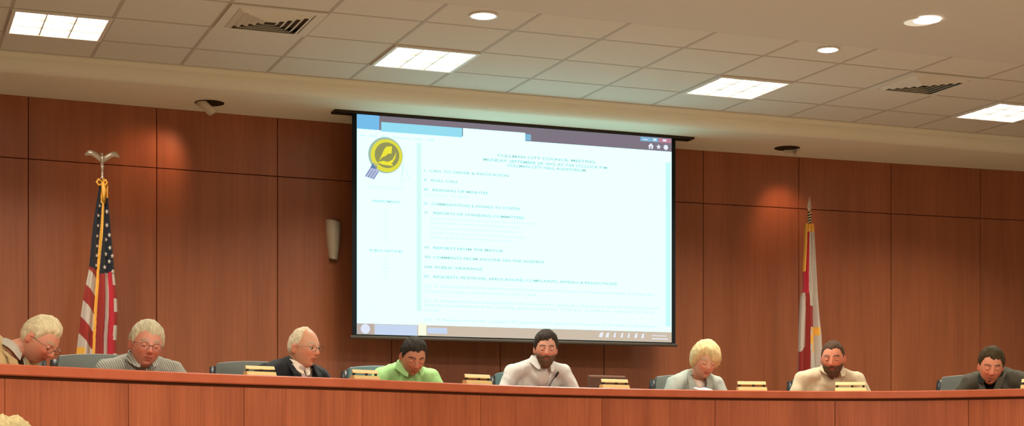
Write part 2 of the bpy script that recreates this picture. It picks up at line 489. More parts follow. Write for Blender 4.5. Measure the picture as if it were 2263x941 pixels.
# ------------------------------------------------------------------ wall sconce
sx = XY(738, 12.36)
t = thing('wall_sconce', (sx, wall_y(sx), CZ + 1.47), 'unlit cream tapered wall sconce left of the projection screen', 'wall light')
bm = bmesh.new(); N = 24
rings = []
for z, r in ((0, .030), (.02, .036), (.10, .047), (.2, .055), (.30, .058), (.30, .054), (.2, .051), (.02, .031)):
    rings.append([bm.verts.new((r * math.cos(PI + PI * k / N) , 1.25 * r * math.sin(PI + PI * k / N) - .002, z + .012 * math.cos(PI * k / N))) for k in range(N + 1)])
for a, b in zip(rings, rings[1:]):
    for k in range(N): bm.faces.new((a[k], a[k + 1], b[k + 1], b[k]))
obj('shade', bm, M['cream'], t, smooth=True)
bm = bmesh.new(); prism(bm, [(.034 * math.cos(PI + PI * k / 12), .042 * math.sin(PI + PI * k / 12) - .001) for k in range(13)], -.006, .002)
obj('bottom_cap', bm, M['brown'], t)
bm = bmesh.new(); box(bm, (0, -.004, .15), (.05, .006, .22), bev=.002); obj('backplate', bm, M['brown'], t)

# ------------------------------------------------------------------ projection screen
SX0, SX1, SY = 3.418, 6.087, 11.95
SZ1 = CZ + 2.533; SZ0 = CZ + .8625
SWd, SH = SX1 - SX0, SZ1 - SZ0
t = thing('projection_screen', (SX0, SY, SZ0), 'large lit pull-down projection screen showing an agenda page', 'screen')
bm = bmesh.new(); box(bm, (SWd / 2, .004, SH / 2 - .004), (SWd + .075, .003, SH + .022)); obj('border', bm, M['screen_black'], t)
bm = bmesh.new()
tube(bm, [(-.05, .004, -.022), (SWd + .05, .004, -.022)], .014, 14); obj('weight_bar', bm, M['bar'], t, smooth=True)
bm = bmesh.new(); a = 3.24 - SX0; b = 6.26 - SX0
zt = ZS - SZ0
for yy in (-.05, .055): box(bm, ((a + b) / 2, yy, zt - .008), (b - a, .016, .018))
for xx in (a, b): box(bm, (xx, .0025, zt - .008), (.016, .12, .018))
box(bm, ((a + b) / 2, .0025, zt + .001), (b - a, .1, .003), mi=1)
obj('case_slot', bm, [M['dark'], M['black']], t)  # dark strips and sheet stand for the shade inside an uncut slot
EW = (.83, 1.72, 1.76)
E = {'page': emis('page_white', EW, 1.06), 'bar': emis('title_bar_mauve', lin((128, 118, 130))), 'blue': emis('title_bar_blue', lin((120, 190, 235))),
     'tab': emis('tab_cyan', lin((150, 222, 242))), 'tabedge': emis('tab_blue', lin((130, 185, 215))), 'line': emis('divider_cyan', lin((214, 252, 247)), 1.0),
     'tan': emis('taskbar_tan', lin((206, 190, 170))), 'lav': emis('taskbar_lavender', lin((200, 215, 240))), 'orb': emis('start_orb', lin((225, 232, 250))),
     'orbbg': emis('start_bg', lin((190, 175, 165))), 'cream': emis('icon_cream', lin((250, 252, 225))), 'bold': emis('text_bold', lin((150, 203, 195))),
     'text': emis('text_faint', lin((205, 240, 234))), 'pale': emis('text_pale', lin((216, 244, 240))),
     'ring': emis('seal_ring', lin((226, 222, 70))), 'olive': emis('seal_olive', lin((150, 150, 92))), 'yell': emis('seal_yellow', lin((240, 232, 60))),
     'rim': emis('seal_rim', lin((165, 190, 170))), 'fb': emis('picture_blue', lin((105, 130, 175))), 'fs': emis('picture_lilac', lin((190, 195, 225))),
     'white': emis('icon_white', lin((235, 240, 250))), 'red': emis('close_red', lin((190, 130, 150))), 'cy2': emis('scrollbar_cyan', lin((200, 253, 252)), 1.0)}
def su(px): return (XY(px, SY) - SX0)                    # metres from the left edge
def sv(px, py):                                          # metres above the bottom edge
    x = XY(px, SY); Z = x * S_ + SY * C_
    return CZ + (HY - py) / F * Z - SZ0
def srect(bm, x0, x1, z0, z1, lay=0, mi=0):
    y = -.0005 - .0012 * lay
    q = [bm.verts.new(p) for p in ((x0, y, z0), (x1, y, z0), (x1, y, z1), (x0, y, z1))]
    bm.faces.new(q).material_index = mi
def sobj(name, rects, m, lay=1, parent=t):
    bm = bmesh.new()
    for r in rects: srect(bm, *r, lay=lay)
    return obj(name, bm, m, parent)
bm = bmesh.new(); box(bm, (SWd / 2, 0, SH / 2), (SWd, .001, SH)); page = obj('projected_page', bm, E['page'], t)
TB = SH * .066
sobj('title_bar', [(0, SWd, SH - TB, SH)], E['bar'])
sobj('browser_corner', [(0, su(838), SH - TB, SH)], E['blue'], 2)
sobj('browser_tab', [(su(842), su(1021), SH - TB * 1.08, SH - TB * .42)], E['tab'], 3)
sobj('browser_tab', [(su(1023), su(1160), SH - TB * 1.05, SH - TB * .42)], E['page'], 3)
sobj('new_tab_button', [(su(1160), su(1173), SH - TB * .95, SH - TB * .5)], E['tabedge'], 3)
sobj('window_button', [(su(1415), su(1438), SH - .04, SH - .006)], E['tabedge'], 3)
sobj('window_button', [(su(1439), su(1454), SH - .04, SH - .006)], E['tabedge'], 3)
sobj('window_button', [(su(1455), su(1483), SH - .04, SH - .006)], E['red'], 3)
sobj('button_mark', [(su(1420), su(1431), SH - .030, SH - .024), (su(1443), su(1450), SH - .030, SH - .014), (su(1464), su(1472), SH - .030, SH - .014)], E['white'], 4)
bm = bmesh.new()   # home, star and gear icons
cx = su(1438); cz = SH - .078
def spoly(bm, pts, lay): bm.faces.new([bm.verts.new((x, -.0005 - .0012 * lay, z)) for x, z in pts])
spoly(bm, [(cx - .026, cz), (cx, cz + .026), (cx + .026, cz)], 3)
spoly(bm, [(cx - .018, cz - .022), (cx - .018, cz), (cx - .005, cz), (cx - .005, cz - .022)], 3); spoly(bm, [(cx + .005, cz - .022), (cx + .005, cz), (cx + .018, cz), (cx + .018, cz - .022)], 3)
cx = su(1455); spoly(bm, [(cx + (.024 if k % 2 == 0 else .010) * math.sin(PI * k / 5), cz + (.024 if k % 2 == 0 else .010) * math.cos(PI * k / 5)) for k in range(10)], 3)
cx = su(1471); spoly(bm, [(cx + (.024 if k % 2 == 0 else .018) * math.sin(PI * k / 8), cz + (.024 if k % 2 == 0 else .018) * math.cos(PI * k / 8)) for k in range(16)], 3)
obj('toolbar_icon', bm, E['white'], t)
sobj('page_divider', [(su(921), su(931), .19, SH - TB * 1.7)], E['line'])
sobj('scroll_bar', [(su(1471), su(1481), .13, SH - TB * 1.8)], E['cy2'])
# taskbar
TK = .083
sobj('task_bar', [(0, SWd, 0, TK)], E['tan'])
sobj('task_button', [(0, su(826), 0, TK)], E['orbbg'], 2)
sobj('task_button', [(su(828), su(922), .0, TK * .95)], E['lav'], 2)
sobj('task_button', [(su(944), su(988), .02, TK * .8)], E['lav'], 2)
sobj('task_button', [(su(924), su(942), .004, TK * 1.15)], E['cream'], 3)
bm = bmesh.new(); c0 = su(807); spoly(bm, [(c0 + .037 * math.sin(2 * PI * k / 20), .042 + .037 * math.cos(2 * PI * k / 20)) for k in range(20)], 3); obj('start_orb', bm, E['orb'], t)
bm = bmesh.new()
for px, w in ((1328, .022), (1342, .018), (1358, .012), (1374, .012), (1389, .010), (1405, .016), (1420, .014)):
    c0 = su(px); spoly(bm, [(c0 - w, .030), (c0 - w * .3, .062), (c0 + w, .068), (c0 + w * .5, .026)], 2)
obj('tray_icon', bm, E['white'], t)
sobj('tray_clock', [(su(1440), su(1476), .022, .030), (su(1440), su(1472), .048, .054)], E['white'], 2)
# seal, small flag picture and easel picture
def sdisc(name, px, py, r, m, lay):
    bm = bmesh.new(); a = su(px); b = sv(px, py); spoly(bm, [(a + r * math.sin(2 * PI * k / 48), b + r * math.cos(2 * PI * k / 48)) for k in range(48)], lay)
    return obj(name, bm, m, t)
sdisc('seal_rim', 852, 343, .138, E['rim'], 1); sdisc('seal_ring', 854, 344, .126, E['ring'], 2); sdisc('seal_field', 855, 343, .098, E['olive'], 3)
bm = bmesh.new(); a = su(855); b = sv(855, 343)
for P_ in ([(-.065, -.05), (-.02, .05), (.0, .06), (.03, .03), (-.01, -.005), (-.04, -.02)], [(-.01, .065), (.04, .07), (.035, .015), (-.005, .01)],
           [(.0, -.055), (.045, -.03), (.075, .03), (.065, -.02), (.04, -.06)], [(-.08, -.06), (-.03, -.075), (.05, -.08), (.03, -.055), (-.03, -.045)]):
    spoly(bm, [(a + x, b + z) for x, z in P_], 4)
obj('seal_figure', bm, E['yell'], t)
bm = bmesh.new(); a = su(824); b = sv(824, 375); spoly(bm, [(a - .065, b - .055), (a + .01, b - .075), (a + .075, b + .035), (a + .0, b + .058)], 1); obj('striped_picture', bm, E['fs'], t)
bm = bmesh.new(); spoly(bm, [(a - .02, b + .012), (a + .022, b + .005), (a + .05, b + .045), (a + .0, b + .058)], 2)
for k in range(4):
    x0 = -.06 + k * .02; z0 = -.05 - k * .006
    spoly(bm, [(a + x0, b + z0), (a + x0 + .006, b + z0 - .002), (a + x0 + .045, b + z0 + .055), (a + x0 + .04, b + z0 + .058)], 2)
obj('picture_stripes', bm, E['fb'], t)
bm = bmesh.new(); a = su(889); b = sv(889, 380)
for (x0, z0), (x1, z1) in (((0, .06), (-.01, -.075)), ((0, .06), (.055, -.05)), ((-.012, -.075), (.057, -.05)), ((0, .06), (.0, -.03))):
    spoly(bm, [(a + x0, b + z0), (a + x0 + .005, b + z0), (a + x1 + .005, b + z1), (a + x1, b + z1)], 1)
obj('easel_picture', bm, E['text'], t)

def stext(s, px0, px1, py, hpx, m, name='text_line', bold=True):
    cu = bpy.data.curves.new('t', 'FONT'); cu.body = s; cu.size = 1; cu.resolution_u = 2
    if bold: cu.offset = .018
    o = bpy.data.objects.new('t', cu); COL.objects.link(o)
    bpy.context.view_layer.update()
    me = bpy.data.meshes.new_from_object(o.evaluated_get(bpy.context.evaluated_depsgraph_get()))
    bpy.data.objects.remove(o)
    vx = [v.co.x for v in me.vertices]; vy = [v.co.y for v in me.vertices]
    w0, w1 = min(vx), max(vx)
    x0, x1 = su(px0), su(px1); z = sv(px0, py); Hc = hpx / F * 12.8 / .72
    for v in me.vertices:
        v.co = Vector((x0 + (v.co.x - w0) / (w1 - w0) * (x1 - x0), -.0018, z + v.co.y * Hc))
    obj(name, me, m, t)
for a_ in (('CULLMAN CITY COUNCIL MEETING', 1099, 1315, 346, 6, E['bold']),
           ("MONDAY, SEPTEMBER 28, 2015 AT 7:00 O'CLOCK P.M.", 1068, 1344, 355, 6, E['bold']),
           ('CULLMAN CITY HALL AUDITORIUM', 1121, 1294, 368, 6, E['bold']),
           ('I.  CALL TO ORDER & INVOCATION', 937, 1124, 379, 5.5, E['bold']),
           ('II.  ROLL CALL', 937, 1013, 400, 5.5, E['bold']),
           ('III.  READING OF MINUTES', 937, 1079, 421, 5.5, E['bold']),
           ('(September 14, 2015)', 938, 1035, 432, 5, E['pale']),
           ('IV.  COMMENDATIONS & AWARDS TO CITIZENS', 937, 1150, 452, 5.5, E['bold']),
           ('V.   REPORTS OF STANDING COMMITTEES', 937, 1158, 472, 5.5, E['bold']),
           ('Finance, Administration & Personnel Committee report', 951, 1186, 484, 5, E['pale']),
           ('Public Safety Committee & Sanitation report', 951, 1152, 494, 5, E['pale']),
           ('Parks, Lakes & Recreation Committee', 951, 1142, 505, 5, E['pale']),
           ('Street, Water and Sewer Services Committee', 951, 1160, 516, 5, E['pale']),
           ('Planning & Zoning Committee report', 951, 1134, 526, 5, E['pale']),
           ('VI.  REPORTS FROM THE MAYOR', 937, 1112, 549, 5.5, E['bold']),
           ('VII. COMMENTS FROM ANYONE ON THE AGENDA', 937, 1203, 570, 5.5, E['bold']),
           ('VIII. PUBLIC HEARINGS', 937, 1066, 592, 5.5, E['bold']),
           ('IX.  REQUESTS, PETITIONS, APPLICATIONS, COMPLAINTS, APPEALS & RESOLUTIONS', 937, 1363, 613, 5.5, E['bold']),
           ('(1.)  A. Resolution from the council to proclaim the month of October and request the closing of streets and', 937, 1445, 634, 5.5, E['text']),
           ('October 15 at which to hold the meeting October 1, 2015.', 937, 1187, 645, 5, E['text']),
           ('(2.)  A. Request from the county chamber of commerce for approval and license to operate a food service at', 937, 1455, 666, 5.5, E['text']),
           ('hold the annual festival at the meeting of the board from 10:00 a.m. to 5:00 p.m., October 10, 2015.', 937, 1447, 676, 5.5, E['text']),
           ('in the park', 937, 972, 687, 5, E['text']),
           ('(3.)  A. Request from the company for approval of a special event permit to be held in downtown', 937, 1452, 708, 5.5, E['text']),
           ('COUNCIL AGENDA', 812, 893, 415, 5, E['pale']), ('DEPARTMENTS', 823, 884, 446, 5, E['bold']), ('PUBLIC NOTICES', 817, 890, 555, 5, E['bold'])):
    stext(*a_)
for k in range(9): stext(random.choice(('Mayor', 'Clerk', 'Police', 'Parks', 'Fire')), 847, 859, 469 + k * 8, 4.5, E['pale'], bold=False)
for k in range(6): stext(random.choice(('Bids', 'Jobs', 'Maps', 'News')), 847, 859, 577 + k * 8, 4.5, E['pale'], bold=False)
stext('File   Edit   View   Favorites   Tools   Help', 796, 960, 300, 3.5, E['tab'], bold=False)

# ------------------------------------------------------------------ council desk (dais)
ZD = CZ + .409   # ledge height
raw = [(0, 186), (130, 179.5), (400, 167), (570, 160.5), (740, 154.5), (900, 147.5), (1100, 138.8), (1300, 132.8), (1500, 128.6), (1700, 126), (1920, 125), (2100, 127.2), (2263, 131)]
pl = []
for px, val in raw:
    Z = F * .409 / val; p = W(px, 989 - val, Z); pl.append(Vector((p.x, p.y)))
d0 = (pl[0] - pl[1]).normalized(); d1 = (pl[-1] - pl[-3]).normalized()
pl = [pl[0] + d0 * 1.6, pl[0] + d0 * .8] + pl + [pl[-1] + d1 * .7 + Vector((0, -.1)), pl[-1] + d1 * 1.3 + Vector((0, -.35))]
def catmull(P, n=12):
    out = []
    for i in range(len(P) - 1):
        p0, p1, p2, p3 = P[max(i - 1, 0)], P[i], P[i + 1], P[min(i + 2, len(P) - 1)]
        for k in range(n):
            s = k / n
            out.append(.5 * ((2 * p1) + (p2 - p0) * s + (2 * p0 - 5 * p1 + 4 * p2 - p3) * s * s + (3 * p1 - p0 - 3 * p2 + p3) * s ** 3))
    out.append(P[-1]); return out
cur = catmull(pl)
for _ in range(30):
    cur = [cur[0]] + [(a + b * 2 + c) / 4 for a, b, c in zip(cur, cur[1:], cur[2:])] + [cur[-1]]
arc = [0]
for a, b in zip(cur, cur[1:]): arc.append(arc[-1] + (b - a).length)
def at(s):
    s = max(0, min(arc[-1], s))
    for i in range(len(arc) - 1):
        if arc[i + 1] >= s:
            f = (s - arc[i]) / max(1e-9, arc[i + 1] - arc[i]); p = cur[i].lerp(cur[i + 1], f)
            i0, i1 = max(0, i - 4), min(len(cur) - 1, i + 5)
            d = (cur[i1] - cur[i0]).normalized(); return p, Vector((-d.y, d.x))   # outward = towards wall
def s_of_px(px):
    t_ = (px - 1131.5) / F; best = None
    for i, p in enumerate(cur):
        Z = p.x * S_ + p.y * C_; l = p.x * C_ - p.y * S_
        e = abs(l / Z - t_)
        if best is None or e < best[0]: best = (e, arc[i])
    return best[1]
dais = thing('council_desk', (cur[len(cur) // 2].x, cur[len(cur) // 2].y, 0), 'long curved cherry-wood council desk with panelled front', 'desk')
OFF = Vector((-dais.location.x, -dais.location.y, 0))
def sweep(name, s0, s1, prof, m, step=.08, u0=0, caps=True):
    "profile (back offset, z) swept along the desk line"
    n = max(2, int((s1 - s0) / step)); bm = bmesh.new(); rings = []; su_ = []
    for k in range(n + 1):
        s = s0 + (s1 - s0) * k / n; p, nr = at(s)
        rings.append([bm.verts.new(Vector((p.x + nr.x * o_, p.y + nr.y * o_, z)) + OFF) for o_, z in prof]); su_.append(s)
    uvl = bm.loops.layers.uv.new('UVMap'); q = len(prof)
    for i, (a, b) in enumerate(zip(rings, rings[1:])):
        for k in range(q):
            f = bm.faces.new((a[k], b[k], b[(k + 1) % q], a[(k + 1) % q]))
            for lp, uu, kk in zip(f.loops, (su_[i], su_[i + 1], su_[i + 1], su_[i]), (k, k, (k + 1) % q, (k + 1) % q)):
                lp[uvl].uv = (uu + u0, prof[kk][1] + prof[kk][0])
    if caps: bm.faces.new(rings[0]); bm.faces.new(rings[-1][::-1])
    return obj(name, bm, m, dais)
L = arc[-1]
sweep('ledge', 0, L, [(0, ZD - .006), (.006, ZD), (.294, ZD), (.30, ZD - .006), (.30, ZD - .055), (.006, ZD - .055), (0, ZD - .049)], M['dais_top'])
sweep('kick_strip', 0, L, [(.055, ZD - .0549), (.08, ZD - .0549), (.08, .02), (.055, .02)], M['gap'])
sweep('reveal', 0, L, [(.024, ZD - .0551), (.055, ZD - .0551), (.055, ZD - .075), (.024, ZD - .075)], M['gap'])
js = [s_of_px(p_) for p_ in (12, 285, 550, 812, 1065, 1327, 1588, 1855, 2132)]
while js[0] > .4: js.insert(0, js[0] - .8)
while js[-1] < L - .4: js.append(js[-1] + .78)
js[0], js[-1] = 0, L
for k, (a, b) in enumerate(zip(js, js[1:])):
    if b - a < .05: continue
    g_ = .002
    sweep('front_panel', a + g_, b - g_, [(.02, ZD - .072), (.02, .02), (.0549, .02), (.0549, ZD - .072)], M['dais_wood'], u0=(k % 7) * 5.3)
sweep('worktop', 0, L, [(.081, ZP + .71), (.081, ZP + .74), (.44, ZP + .74), (.44, ZP + .71)], M['dais_top'])
sweep('ledge_bracket', .02, L - .02, [(.081, ZD - .0551), (.10, ZD - .0551), (.10, ZP + .7401), (.081, ZP + .7401)], M['dais_wood'])
# raised floor behind the desk
bm = bmesh.new(); n = 80; fr = []
for k in range(n + 1):
    p, nr = at(L * k / n); fr.append((p.x + nr.x * .081, p.y + nr.y * .081))
poly = fr + [(X1, fr[-1][1]), (X1, 12.4 - .45), (X1, 12.4)]
xsb = [X1 - .05 - k * (X1 - X0 - .1) / 20 for k in range(21)]
poly = fr + [(X1, fr[-1][1])] + [(x, min(12.6, wall_y(x) - .001)) for x in xsb] + [(X0, fr[0][1])]
prism(bm, poly, .001, ZP)
tag(obj('floor_raised', bm, M['carpet']), 'raised floor behind the council desk', kind='structure')

# ------------------------------------------------------------------ nameplates
def make_plate(mi='brass'):
    t = thing('nameplate', (0, 0, 0), '', 'nameplate', 'brass nameplates on the desk ledge')
    bm = bmesh.new(); prism(bm, [(-.026, .0), (.026, .0), (.020, .026), (-.016, .026)], -.096, .096, xf=lambda v: Vector((v.z, v.x, v.y)))
    bmesh.ops.bevel(bm, geom=bm.edges[:], offset=.002, segments=2, affect='EDGES')
    obj('base', bm, M['brass'], t)
    bm = bmesh.new(); rot = Matrix.Rotation(math.radians(-24), 3, 'X')
    box(bm, (0, 0, .052), (.188, .010, .024), rot=rot, bev=.002); obj('name_bar', bm, M['brass_light'], t)
    for x in (-.082, .012, .082):
        bm = bmesh.new(); box(bm, (x, .002, .034), (.012, .012, .018)); obj('post', bm, M['black'], t)
    return t
plates = [(586, 'brass nameplate on the desk ledge in front of the man in the dark suit'),
          (819, 'brass nameplate on the ledge just left of the man in the green shirt'),
          (1062, 'brass nameplate on the ledge between the green shirt and the bearded man in pale grey'),
          (1367, 'brass nameplate on the ledge in front of the low brown panel'),
          (1673, 'brass nameplate on the ledge right of the blonde woman'),
          (1888, 'brass nameplate on the ledge in front of the man in the cream shirt'),
          (2291, 'brass nameplate cut off by the right edge of the photo')]
base = make_plate()
for i, (px, lab) in enumerate(plates):
    o = base if i == 0 else copy_tree(base)
    p, nr = at(s_of_px(px)); p = p + nr * .05
    o.location = (p.x, p.y, ZD); o.rotation_euler = (0, 0, math.atan2(nr.y, nr.x) - PI / 2 + math.radians(random.uniform(-3, 3))); o['label'] = lab
    o.scale = ((1, 1.05, 1.2, 1.2, 1.15, 1.16, 1.16)[i], 1, (.85, .9, 1, 1, 1.05, 1.05, 1.05)[i])

# ------------------------------------------------------------------ chairs
def make_chair(lm):
    t = thing('office_chair', (0, 0, 0), '', 'chair', 'office chairs behind the council desk')
    def pad(name, c, s, rot=None, curve=0, bev=.03, m=None):
        bm = bmesh.new()
        box(bm, (0, 0, 0), s); bmesh.ops.subdivide_edges(bm, edges=bm.edges[:], cuts=7, use_grid_fill=True)
        for v in bm.verts:
            fx, fz, fy = v.co.x / (s[0] / 2), v.co.z / (s[2] / 2), v.co.y / (s[1] / 2)
            if name == 'backrest':
                v.co.z -= .022 * fx * fx * max(0, fz); v.co.x *= 1 - .06 * max(0, fz) ** 3
                v.co.y += .035 * (-fx * fx) * -1 * -1 + .012 * math.sin(fz * 3)
                v.co.y *= 1
                if abs(fy) > .5: v.co.y += math.copysign(.012, fy) * (1 - fx ** 4) * (1 - fz ** 4)
            else:
                if fz > .5: v.co.z += .015 * (1 - fx ** 4) * (1 - fy ** 4)
        o = obj(name, bm, m or lm, t, smooth=True, loc=c)
        b = o.modifiers.new('b', 'BEVEL'); b.width = bev; b.segments = 3; b.limit_method = 'ANGLE'; b.angle_limit = math.radians(50)
        if rot: o.rotation_euler = rot
        return o
    pad('seat', (0, 0, .45), (.50, .48, .09))
    pad('backrest', (0, .27, .77), (.53, .07, .58), rot=(math.radians(-6), 0, 0), bev=.025)
    for s in (-1, 1):      # black side bolsters of the back
        bm = bmesh.new(); tube(bm, [(s * .262, .225, .50), (s * .270, .26, .75), (s * .262, .285, .95), (s * .262, .296, 1.018)], [.02, .030, .034, .026], 10)
        obj('back_trim', bm, M['plastic'], t, smooth=True)
        bm = bmesh.new(); tube(bm, [(s * .26, .18, .43), (s * .285, .16, .62), (s * .285, .08, .665), (s * .285, -.12, .665), (s * .28, -.17, .62)], [.014, .016, .02, .02, .014], 10)
        obj('armrest', bm, M['plastic'], t, smooth=True)
    bm = bmesh.new(); tube(bm, [(0, 0, .10), (0, 0, .41)], .027, 16); obj('column', bm, M['plastic'], t)
    for k in range(5):
        a = 2 * PI * k / 5 + .3; c, s = math.cos(a), math.sin(a)
        bm = bmesh.new(); tube(bm, [(.02 * c, .02 * s, .115), (.29 * c, .29 * s, .075)], [.026, .016], 8); leg = obj('leg', bm, M['plastic'], t)
        bm = bmesh.new(); tube(bm, [(.29 * c - s * .02, .29 * s + c * .02, .029), (.29 * c + s * .02, .29 * s - c * .02, .029)], .028, 14); obj('caster', bm, M['black'], leg)
    return t

# ------------------------------------------------------------------ people
def g(x, m, s): return math.exp(-((x - m) / s) ** 2)
def head_pt(d, hp):
    x, y, z = d
    rx, ry, rz = .0765 * hp.get('wide', 1), .097, .118
    t_ = max(0., -z)
    X = math.copysign(abs(x) ** .93, x) * rx; Yv = y * ry; Z = z * rz
    X *= 1 - hp.get('jaw', .20) * t_ ** 1.4
    if y > 0:
        Yv *= 1.06 - .38 * t_
    else:
        Yv *= 1 - .04 * t_
        fr = min(1, -y * 1.6)
        X *= 1 - .03 * fr
        Yv -= .014 * g(z, -.86, .22) * g(x, 0, .35)
        if y < -.15:
            w = min(1, (-y - .15) * 3)
            nose = 0
            if -.36 < z < .22:
                k = (.22 - z) / .44
                nose = (.028 * k ** 1.1) if k < 1 else .028 * max(0, 1 - (k - 1) / .28) ** .7
            r = nose * g(x, 0, .11 + .03 * max(0, -z * 3))
            r += .007 * (g(x, .13, .06) + g(x, -.13, .06)) * g(z, -.215, .07)
            r -= .010 * (g(x, .38, .17) + g(x, -.38, .17)) * g(z, .045, .11)
            r += .005 * (g(x, .33, .22) + g(x, -.33, .22)) * g(z, .23, .075)
            r += .006 * (g(x, .52, .2) + g(x, -.52, .2)) * g(z, -.2, .17)
            r += .007 * g(x, 0, .22) * (g(z, -.455, .04) + g(z, -.56, .045))
            r -= .004 * g(x, 0, .3) * g(z, -.51, .02)
            r -= .004 * g(x, 0, .3) * g(z, -.68, .06)
            Yv -= r * w
    return Vector((X, Yv, Z))

ICO = bmesh.new(); bmesh.ops.create_icosphere(ICO, subdivisions=5, radius=1)

def hairline(a, tab):
    for (a0, z0), (a1, z1) in zip(tab, tab[1:]):
        if a <= a1:
            f = (a - a0) / (a1 - a0); f = f * f * (3 - 2 * f); return z0 + (z1 - z0) * f
    return tab[-1][1]
STY = {
    'short': [(0, .62), (.45, .66), (.75, .66), (1.0, .55), (1.2, .32), (1.36, .02), (1.5, .22), (1.85, .20), (2.05, -.30), (PI, -.50)],
    'full': [(0, .60), (.5, .62), (.8, .58), (1.05, .45), (1.2, .22), (1.38, -.06), (1.52, .16), (1.85, .12), (2.05, -.4), (PI, -.55)],
    'bald': [(0, 1.05), (.8, 1.0), (1.15, .80), (1.3, .30), (1.45, .10), (1.6, .12), (1.85, .10), (2.05, -.40), (PI, -.55)],
    'recede': [(0, .72), (.3, .70), (.6, .86), (.9, .62), (1.15, .10), (1.3, -.1), (1.45, .15), (1.8, .12), (2.05, -.4), (PI, -.5)],
    'bob': [(0, .40), (.5, .36), (.85, .22), (1.1, .02), (1.4, -.30), (1.8, -.56), (2.4, -.72), (PI, -.75)],
    'long': [(0, .45), (.6, .25), (.9, -.3), (1.3, -.8), (PI, -.9)],
}
def shell(hp, R, C, s, maskfn, thick, noise_amp=.0048, sc=(60, 25, 25), droop=None):
    "closed-looking hair or beard shell grown from the head surface; bm in body coordinates"
    bm = ICO.copy()
    mk = {}
    for v in bm.verts:
        d = v.co.normalized(); mk[v.index] = maskfn(d)
    bm.verts.ensure_lookup_table()
    kill = [f for f in bm.faces if max(mk[v.index] for v in f.verts) <= 0]
    for v in bm.verts:
        d = v.co.normalized(); p = head_pt(d, hp); m = max(-.25, min(1, mk[v.index]))
        th = thick(d) if callable(thick) else thick
        n_ = noise.noise(Vector((d.x * sc[0] * .1, d.y * sc[1] * .1, d.z * sc[2] * .1)) * 1.6) + .5 * noise.noise(Vector((d.x * sc[0] * .3, d.y * sc[1] * .25, d.z * sc[2] * .25)))
        off = -.003 + (th + .003) * math.sqrt(max(0, m)) + noise_amp * n_ * max(0, m)
        q = p + d * off
        if droop: q = droop(q, d, max(0, m))
        v.co = C + R @ (q * s)
    bmesh.ops.delete(bm, geom=kill, context='FACES')
    loose = [v for v in bm.verts if not v.link_faces]
    bmesh.ops.delete(bm, geom=loose, context='VERTS')
    return bm

def ear_prims(bm, R, C, s, hp):
    for sg in (-1, 1):
        rot = R @ Matrix.Rotation(sg * -.35, 3, 'Z') @ Matrix.Rotation(.15, 3, 'X')
        c = C + R @ (Vector((sg * .0775 * hp.get('wide', 1), .012, -.006)) * s)
        ball(bm, c, (.008 * s, .019 * s, .031 * s), rot, 3)
        ball(bm, c + R @ Vector((sg * .003, .004, -.014)) * s, (.007 * s, .012 * s, .014 * s), rot, 2)

